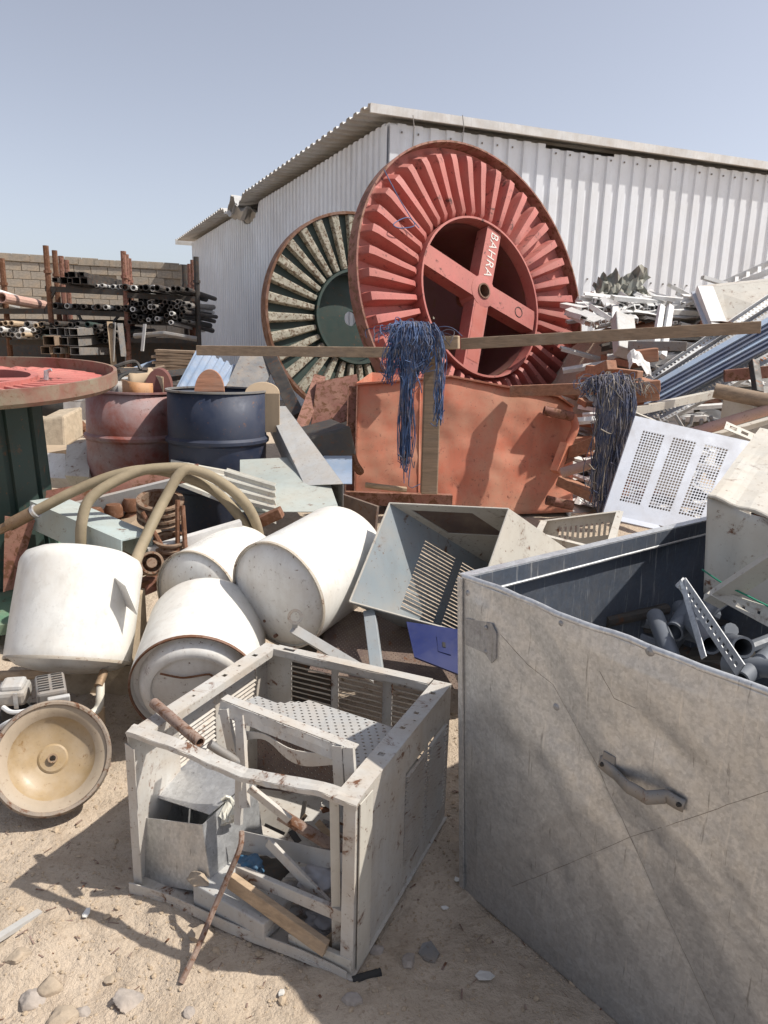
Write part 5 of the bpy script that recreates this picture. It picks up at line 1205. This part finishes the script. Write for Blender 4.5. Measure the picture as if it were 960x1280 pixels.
# rusty pipe on the left rim + thin rod in front
mm = MB(); mm.tube([la(.02, .10, AH+.022)+V((-.02, .02, .01)), on(250, 928, AH+.012)], .0145, 14, ri=.0105); tag(mm.build('rusty_pipe', RUSTP, smooth=40), 'short rusty pipe resting on the bent front bar of the casing', 'pipe')
mm = MB(); mm.tube([on(262, 930, AH-.0), av(300, 955, .10)], .012, 10); tag(mm.build('grey_pipe', GREYST, smooth=40), 'short grey pipe behind the front bar beside the rusty pipe', 'pipe')
rp = smoothpath([on(226, 1229, .012), on(245, 1190, .05), av(268, 1135, -.06), av(284, 1098, -.03), av(300, 1060, .0), av(302, 1040, .03)], 5)
mm = MB(); mm.tube(rp, .0075, 8); tag(mm.build('rusty_rod', RUSTP, smooth=40), 'thin rusty rod leaning on the front of the casing down to the sand', 'rod')
plank('dark_bar', 528, 1128, 1.72, 577, 1010, 2.15, .02, .02, DARKST, 'dark bar on the ground along the right side of the casing', 'bar')

# ================================================================== BIG GALVANISED BIN
GB = V((.255, 1.748, 0)); GF = V((.61, -.79, 0)).normalized(); GG = V((.79, .61, 0)).normalized(); GL = V((-.052, -.008, 0)); GHh = .93; LF, LG = 1.12, 1.25
def lg(a, b_, c_): return GB+GF*a+GG*b_+V((0, 0, c_))+GL*(c_/GHh)
bin_ = thing('metal_bin', 'large dented galvanised steel bin with a strap handle on its front', 'bin', GB)
gnn = -GG
def fp(px, py): 
    p = onpl(px, py, lg(0, 0, 0), (lg(1, 0, 0)-lg(0, 0, 0)).cross(lg(0, 0, 1)-lg(0, 0, 0)).normalized()); d = p-GB
    c_ = d.z; d = d-GL*(c_/GHh); return d.dot(GF), c_
a0, c0 = fp(785, 1048)
dents = [(fp(720, 985), .10, .05, .018, -.6), (fp(690, 880), .06, .10, -.010, .9), (fp(840, 930), .09, .035, -.016, -.5), (fp(640, 900), .05, .16, .010, .5), (fp(800, 860), .10, .06, .009, -.4), (fp(910, 1100), .06, .03, -.010, -.8), (fp(700, 1090), .03, .06, -.008, .3)]
creases = [(fp(690, 850), fp(900, 1290), .075, .12), (fp(640, 1108), fp(960, 990), .06, .10), (fp(600, 900), fp(720, 985), .05, .05), (fp(850, 1090), fp(930, 1240), -.05, .05), (fp(625, 790), fp(745, 925), -.06, .06), (fp(760, 850), fp(800, 900), .03, .05)]
def dent(a, c_):
    ka = (a-a0)/(a0 if a < a0 else max(.05, LF-a0)); kc = (c_-c0)/(c0 if c_ < c0 else GHh-c0)
    z = 0.0
    for (p1, p2, k1, lim) in creases:
        dx, dy = p2[0]-p1[0], p2[1]-p1[1]; l_ = math.hypot(dx, dy); dd = abs((a-p1[0])*dy-(c_-p1[1])*dx)/l_
        z += k1*min(dd, lim)-k1*lim*.5
    edge = min(1, a/.06)*min(1, c_/.06)*min(1, (GHh-c_)/.05)
    for (da, dc), sa, scc, h_, rot in dents:
        x, y = a-da, c_-dc; xr, yr = x*math.cos(rot)+y*math.sin(rot), -x*math.sin(rot)+y*math.cos(rot)
        z += .45*h_*math.exp(-(xr/sa)**2-(yr/scc)**2)
    q = V((a*4.0, c_*4.0, 5)); z += .003*noise.noise(q*.7)+.003*abs(noise.noise(q*.9+V((3, 1, 0))))+.0012*abs(noise.noise(q*2.4))-.002
    return z*edge
MB().grid(lambda u, v: lg(LF*u, 0, GHh*v)+gnn*dent(LF*u, GHh*v), 280, 240).build('front_wall', BINM, bin_, smooth=60, solid=.002); bin_fw = bpy.data.objects[bpy.context.scene.objects[-1].name] if False else COL.objects[-1]
MB().grid(lambda u, v: lg(0, .002+LG*u, GHh*v)-GF*(.006*noise.noise(V((u*5, v*4, 9)))), 40, 30).build('left_wall', BINSHADE, bin_, smooth=60, solid=.002)
MB().grid(lambda u, v: lg(LF*u, LG, GHh*v), 8, 8).build('back_wall', BINSHADE, bin_, solid=.002)
MB().grid(lambda u, v: lg(LF, LG*u, GHh*v), 8, 8).build('right_wall', GALVD, bin_, solid=.002)
MB().grid(lambda u, v: lg(.004+(LF-.008)*u, .004+(LG-.008)*v, .05), 2, 2).build('floor_plate', GALVD, bin_, solid=.003)
wob = lambda t: V((0, 0, .006*noise.noise(V((t*5, 0, 0)))-.004*noise.noise(V((t*13, 3, 0)))))
MB().tube([lg(LF*i/30, .004, GHh+.002)+wob(i/30)+gnn*(.004*noise.noise(V((i*.4, 0, 2)))) for i in range(31)], .0075, 10).build('rolled_rim', GALVB, bin_, smooth=60)
MB().grid(lambda u, v: lg(-.012+.03*v, LG*u, GHh+.006), 20, 1).build('left_rim', GALVB, bin_, solid=.004)
MB().grid(lambda u, v: lg(.018, LG*u, GHh+.004-.045*v), 20, 1).build('rim_lip', BINSHADE, bin_, solid=.003)
MB().tube([lg(.02, LG*i/20, GHh-.042) for i in range(21)], .004, 6).build('rim_bead', GALVB, bin_, smooth=60)
mm = MB(); mm.beam(lg(-.002, -.006, .01), lg(-.002, -.006, GHh), .016, .005, GG); mm.build('corner_seam', GALV, bin_)
# rivets
def rivet(px, py, r_, mat=GALVD):
    a, c_ = fp(px, py); p = lg(a, 0, c_)+gnn*(dent(a, c_)+(.006 if r_ == .0055 else 0))
    x = GF; MB().lathe([(.001, r_*.55), (r_*.6, r_*.5), (r_, r_*.1), (r_, -.004)], 16, fr(p, GF, V((0, 0, 1)))if GF.cross(V((0, 0, 1))).dot(gnn) > 0 else fr(p, V((0, 0, 1)), GF)).build('rivet', mat, bin_fw, smooth=40)
for px_, py_, r_ in ((586, 741, .008), (702, 779, .007), (813, 814, .011), (694, 884, .009), (612, 783, .0055), (612, 813, .0055)): rivet(px_, py_, r_)
CRM = paint('crease_wear', (.17, .16, .15), .5, .6, .3, 0, 20, 0)
for pts_ in ([(628, 792), (660, 830), (690, 856), (745, 955), (785, 1048), (845, 1170), (905, 1300)], [(640, 1108), (700, 1084), (785, 1048), (870, 1020), (985, 980)], [(752, 838), (770, 872), (800, 886)]):
    q_ = [fp(*p) for p in pts_]; line = []
    for (a1, c1), (a2, c2) in zip(q_, q_[1:]):
        for k in range(8):
            a, c_ = a1+(a2-a1)*k/8, c1+(c2-c1)*k/8; a += .002*noise.noise(V((a*40, c_*40, 0)))
            if 0 < a < LF and .01 < c_ < GHh: line.append(lg(a, 0, c_)+gnn*(dent(a, c_)+.0008))
    MB().tube(line, [.0006+.0007*abs(noise.noise(V((i*.3, 1, 0)))) for i in range(len(line))], 5).build('crease', CRM, bin_fw, smooth=60)
# corner plate
cps = [fp(585, 772), fp(619, 778), fp(625, 790), fp(624, 822), fp(619, 827), fp(611, 815), fp(585, 805)]
mm = MB(); top = [lg(a, 0, c_)+gnn*(dent(a, c_)+.006) for a, c_ in cps]; k_ = len(top)
mm.v = top+[p-gnn*.012 for p in top]; mm.f = [tuple(range(k_)), tuple(range(2*k_-1, k_-1, -1))]+[(i, (i+1) % k_, k_+(i+1) % k_, k_+i) for i in range(k_)]
mm.build('corner_plate', GALVD, bin_)
# handle
hd = [fp(752, 950), fp(772, 963), fp(800, 975), fp(822, 988), fp(838, 993), fp(858, 1006)]
off = [.006, .010, .034, .036, .010, .006]
hp0 = [lg(a, 0, c_)+gnn*(dent(a, c_)+o_) for (a, c_), o_ in zip(hd, off)]
hp = [hp0[i].lerp(hp0[i+1], k/4) for i in range(5) for k in range(4)]+[hp0[-1]]
mm = MB(); upv = V((0, 0, 1)); k_ = len(hp)
def hf(u, v):
    i_ = min(int(u*(k_-1)), k_-2); p = hp[i_].lerp(hp[i_+1], u*(k_-1)-i_); d = (hp[i_+1]-hp[i_]).normalized(); s = gnn.cross(d).normalized()
    return p+s*((v-.5)*.028)+gnn*(.0012*math.sin(u*22))
mm.grid(hf, 40, 2); hobj = mm.build('handle', GREYST, bin_, solid=.0045, smooth=12)
for i_ in (1, k_-2):
    p = hp[i_]; MB().lathe([(.001, .009), (.004, .008), (.006, .0)], 12, fr(p, GF, V((0, 0, 1))) if GF.cross(V((0, 0, 1))).dot(gnn) > 0 else fr(p, V((0, 0, 1)), GF)).build('handle_rivet', BLACK, hobj, smooth=40)
mm = MB(); a, c_ = fp(764, 950); mm.box((0, 0, 0), (.03, .004, .034), Matrix.Translation(lg(a, 0, c_)+gnn*(dent(a, c_)+.004)) @ fr((0, 0, 0), GF, gnn)); mm.build('handle_plate', GREYST, bin_)

# --- scrap inside the bin
def inb(px, py, b_): return onpl(px, py, lg(0, b_, 0), GG)
for k, (e, f_, r_, lb) in enumerate((((819, 770, .55), (850, 850, .30), .024, 'grey plastic pipe standing in the bin, leftmost of the pipes'),
        ((870, 750, .62), (830, 815, .50), .030, 'thick grey pipe lying deep in the bin behind the slotted angle'),
        ((889, 806, .36), (850, 760, .70), .024, 'grey pipe in the bin ending just below the slotted angle'),
        ((929, 809, .38), (860, 790, .75), .026, 'grey pipe with a pale open end in the bin right of the angle'),
        ((1000, 840, .40), (905, 830, .38), .022, 'grey pipe lying along the bin front at the right edge'),
        ((842, 790, .5), (905, 745, .8), .028, 'dark pipe crossing behind the others in the bin'),
        ((925, 850, .32), (985, 800, .6), .022, 'dark pipe end at the lower right of the bin'))):
    mm = MB(); mm.tube([inb(*e), inb(*f_)], r_, 18, ri=r_*.78); tag(mm.build('plastic_pipe', PVCP, smooth=40), lb, 'pipe')
for k in range(12):
    e = inb(rnd.uniform(760, 960), rnd.uniform(760, 850), rnd.uniform(.5, .9)); e.z = min(e.z, .70); d = V((rnd.uniform(-.3, .3), rnd.uniform(-.2, .2), rnd.uniform(-.1, .1)))
    mm = MB(); mm.tube([e, e+d], .02, 10); tag(mm.build('buried_pipe', PVCP if k % 2 else DARKST), '%s pipe buried deep in the shade of the bin' % ('grey' if k % 2 else 'black'), 'pipe', 'pipes buried in the bin')
sa = thing('slotted_angle', 'bright slotted steel angle folded into a V standing out of the bin', 'angle bar', inb(900, 820, .3))
ap = inb(853, 729, .42)
for (x1, y1, b1, w_, nm) in ((880, 822, .30, .016, 'leg'), (926, 838, .26, .036, 'leg')):
    e = inb(x1, y1, b1); d = e-ap; s = d.cross(GG).normalized()*w_/2
    mm = MB(); Q = [ap-s, ap+s, e+s, e-s]; m_w = [(.35, .65, .06+.066*i, .06+.066*i+.034) for i in range(14)] if w_ > .02 else []
    mm.grille(Q, m_w, .003); mm.build(nm, GALVB, sa)
mm = MB(); mm.tube([ap-GF*.006-V((0, 0, .012)), ap+V((0, 0, .004)), ap+GF*.006-V((0, 0, .012))], .012, 8); mm.build('folded_apex', GALVB, sa, smooth=40)
# cream casing wedged in the bin
cc = thing('ac_casing', 'cream air conditioner casing wedged in the bin at the right edge', 'ac casing', at(930, 780, 2.1))
c00 = at(885, 621, 2.0); c10 = at(1010, 664, 1.78); c01 = at(950, 535, 2.62); c11 = c10+(c01-c00)
tp = MB(); tp.grid(lambda u, v: bil([c00, c10, c11, c01], u, v)+V((0, 0, .006*noise.noise(V((u*5, v*3, 0))))), 14, 8); tp.build('top_panel', ACCREAM, cc, solid=.003)
dn = at(880, 740, 1.96)-c00; dn2 = V((.03, .02, -.34))
MB().grid(lambda u, v: c00.lerp(c10, u)+dn*v*(1-.12*u)+GG*(.012*math.sin(u*11)*(1-.4*v))+V((0, 0, -.004)), 30, 10).build('front_panel', ACCREAM, cc, solid=.003, smooth=40)
mm = MB(); mm.quad([c00+V((0, 0, -.002)), c01+V((0, 0, -.002)), c01+dn, c00+dn], th=.003); mm.build('side_panel', ACCREAM, cc)
MB().tube([c00.lerp(c10, i/12)+V((0, 0, .003+.004*math.sin(i*1.3))) for i in range(13)], .005, 6).build('folded_edge', ACCREAM, cc, smooth=40)
mm = MB(); mm.channel(at(890, 752, 1.80), at(985, 690, 1.62), .05, .02, .003, (0, -1, .2)); mm.build('brace_strip', ACCREAM, cc)
Q = [at(884, 742, 1.78), at(990, 800, 1.58), at(990, 768, 1.60), at(892, 735, 1.80)]
MB().grille(Q, [(.3, .34, .4, .6), (.42, .46, .3, .5), (.46, .5, .6, .8), (.6, .64, .4, .6)], .003).build('base_flange', ACCREAM, cc)
mm = MB(); mm.tube(smoothpath([at(878, 712, 1.94), at(905, 730, 1.78), at(935, 745, 1.70), at(985, 770, 1.6)], 5), .0025, 5); tag(mm.build('green_string', GSTRING), 'thin green string strung across the cream casing', 'string')

# ================================================================== BOWL AND SMALL ENGINE AT LEFT
bc = at(65, 947, 2.05); bn = (V((-.12, 0, CAM_H+.15))-bc).normalized(); T = fr(bc, V((0, 0, 1)).cross(bn), bn.cross(V((0, 0, 1)).cross(bn)))
bw = thing('metal_bowl', 'dusty yellowed round metal dish leaning up on the sand at the left', 'dish', (bc.x, bc.y-.05, 0.0))
r_ = .172
MB().lathe([(.045, -.058), (.06, -.054), (.09, -.048), (.115, -.034), (.128, -.016)], 72, T).build('yellow_well', BOWLY, bw, smooth=50)
MB().lathe([(.128, -.016), (.140, -.004), (.152, .004), (r_-.008, .008)], 72, T).build('dish', BOWLM, bw, smooth=50)
MB().lathe([(r_-.012, .004), (r_-.008, .016), (r_, .018), (r_+.006, .008), (r_+.004, -.008), (r_-.004, -.012), (.14, -.03), (.11, -.06), (.05, -.075), (.05, -.07), (.11, -.052), (.135, -.026)], 72, T, True).build('rim', BOWLR, bw, smooth=50)
MB().lathe([(.011, -.052), (.040, -.052), (.046, -.056), (.046, -.066)], 40, T).build('centre_plate', BOWLY, bw, smooth=30)
MB().lathe([(.0095, -.075), (.0095, -.040), (.0150, -.040), (.0150, -.06)], 24, T).build('hub_socket', BRASS, bw, smooth=30)
sn = thing('small_engine', 'small dusty petrol engine with air filter and slotted muffler under the heater', 'engine', (at(40, 880, 2.3).x, 2.3, .03))
def ebox(name, px, py, Y, d, mat, rz=0, rx=0, bev=.006):
    p = at(px, py, Y); mm = MB(); mm.box((0, 0, 0), d, Matrix.Translation(p) @ Matrix.Rotation(rz, 4, 'Z') @ Matrix.Rotation(rx, 4, 'X')); return mm.build(name, mat, sn, bevel=bev), Matrix.Translation(p) @ Matrix.Rotation(rz, 4, 'Z') @ Matrix.Rotation(rx, 4, 'X')
o_, Te = ebox('muffler', 64, 866, 2.28, (.095, .13, .085), GREYST, R(28), R(6), .01)
for j in range(2):
    for i in range(7):
        mm = MB(); mm.box((-.022+.044*j, -.048+.016*i, .0435), (.034, .006, .003), Te); mm.build('vent_slot', BLACK, sn)
ebox('muffler_plate', 74, 880, 2.22, (.07, .02, .06), GREYPVC, R(28), R(6), .004)
o_, Te = ebox('air_filter', 17, 866, 2.30, (.10, .10, .055), paint('filter_grey', (.36, .35, .33), .6, 0, .5, 0, 9, .1), R(12), R(5), .014)
ebox('air_filter_lid', 17, 856, 2.30, (.075, .075, .03), GREYPVC, R(12), R(5), .012)
mm = MB(); mm.beam(Te @ V((.02, -.052, .028)), Te @ V((.02, -.054, -.03)), .014, .004, (0, -1, 0)); mm.build('clip', GALVB, sn)
ebox('crankcase', 40, 915, 2.36, (.22, .16, .17), DARKST, R(10), 0, .02)
ebox('fuel_block', 20, 888, 2.32, (.08, .08, .05), BLACK, R(10), 0, .01)
MB().tube(smoothpath([at(4, 884, 2.24), at(14, 890, 2.22), at(30, 889, 2.22), at(40, 884, 2.25)], 4), .008, 8).build('intake_pipe', WHITEPVC, sn, smooth=40)
MB().tube(smoothpath([at(-4, 912, 2.16), at(10, 903, 2.15), at(26, 897, 2.16)], 4), .008, 8).build('frame_tube', WHITEPVC, sn, smooth=40)
mm = MB(); mm.tube([at(-10, 845, 2.6), at(70, 842, 2.55)], .02, 10); tag(mm.build('wood_pole', WOODP), 'pale pole behind the engine under the left heater', 'pole')

# ================================================================== LOOSE STONES AND BITS IN FRONT
for k, (px_, py_, r_, mt, lb) in enumerate(((253, 1172, .034, STONE, 'tan rounded rock beside the rusty rod'), (158, 1250, .032, STONE2, 'grey angular rock near the bottom edge'), (38, 1243, .032, STONE2, 'split grey rock at the lower left corner'),
        (62, 1228, .030, STONE, 'flat pale rock embedded in the sand at the lower left'), (136, 1222, .014, STONE, 'small pale stone above the grey angular rock'), (22, 1200, .026, STONE, 'flat pale stone at the left edge'), (75, 1272, .032, STONE, 'broad flat stone at the bottom left edge'), (100, 1262, .018, STONE2, 'small grey stone right of the split rock'),
        (238, 1272, .014, STONE2, 'small round stone at the bottom edge'), (510, 1205, .022, STONE2, 'small shaded stone between casing and bin'), (470, 1190, .018, STONE2, 'small shaded stone near the casing corner'), (440, 1262, .02, STONE2, 'shaded stone at the bottom centre edge'))):
    p = on(px_, py_, .0); mm = MB(); mm.rock(V((p.x, p.y, gh(p.x, p.y)+r_*.05)), r_, seed=k+5, flat=.6); tag(mm.build('rock', mt, smooth=35), lb, 'rock')
def flake(px, py, w_, h_, mat, label, seed):
    p = on(px, py, 0); p.z = gh(p.x, p.y)+.008; mm = MB(); rr = random.Random(seed); n_ = 6; pts = [p+V((math.cos(i*6.28/n_)*w_*rr.uniform(.6, 1), math.sin(i*6.28/n_)*h_*rr.uniform(.6, 1), rr.uniform(-.004, .006))) for i in range(n_)]
    mm.v = pts+[q-V((0, 0, .003)) for q in pts]; mm.f = [tuple(range(n_)), tuple(range(2*n_-1, n_-1, -1))]+[(i, (i+1) % n_, n_+(i+1) % n_, n_+i) for i in range(n_)]
    tag(mm.build('litter_scrap', mat), label, 'litter')
flake(352, 1248, .012, .016, WHITE, 'small white paper scrap in the shade at the bottom', 1)
flake(535, 1192, .03, .04, GREYST, 'grey metal shard on the shaded ground left of the bin', 2)
flake(606, 1223, .035, .02, WHITE2, 'white crumpled scrap at the foot of the bin', 3)
flake(572, 1102, .014, .01, WHITE, 'tiny white scrap at the corner of the bin', 4)
flake(108, 1148, .012, .02, WHITE2, 'small white flake on the sunlit sand', 5)
flake(556, 1134, .012, .01, WHITE2, 'pale flake on the shaded ground near the dark bar', 6)
db = MB(); rd = random.Random(5)
for i in range(420):
    x = rd.uniform(-1.9, .7); y = rd.triangular(1.1, 3.4, 1.6); z = gh(x, y)+.002; a = rd.random()*6.28; L_ = rd.uniform(.006, .03); d = V((math.cos(a)*L_, math.sin(a)*L_, rd.uniform(-.002, .004)))
    db.beam(V((x, y, z)), V((x, y, z))+d, rd.uniform(.001, .006), .0012)
tag(db.build('debris', RUSTP, origin=(0, 0, 0)), 'tiny splinters and metal crumbs strewn over the sand', 'debris', kind='stuff')
mm = MB(); mm.tube([on(440, 1226, .01), on(476, 1216, .01)], .011, 8); tag(mm.build('black_stub', BLACK), 'short black rubber stub at the front corner of the casing', 'stub')
mm = MB(); p, q = on(-30, 1190, .03), on(50, 1140, .012); mm.beam(p, q, .02, .012); tag(mm.build('flat_bar', GREYPVC), 'pale flat bar lying on the sand at the left edge', 'bar')
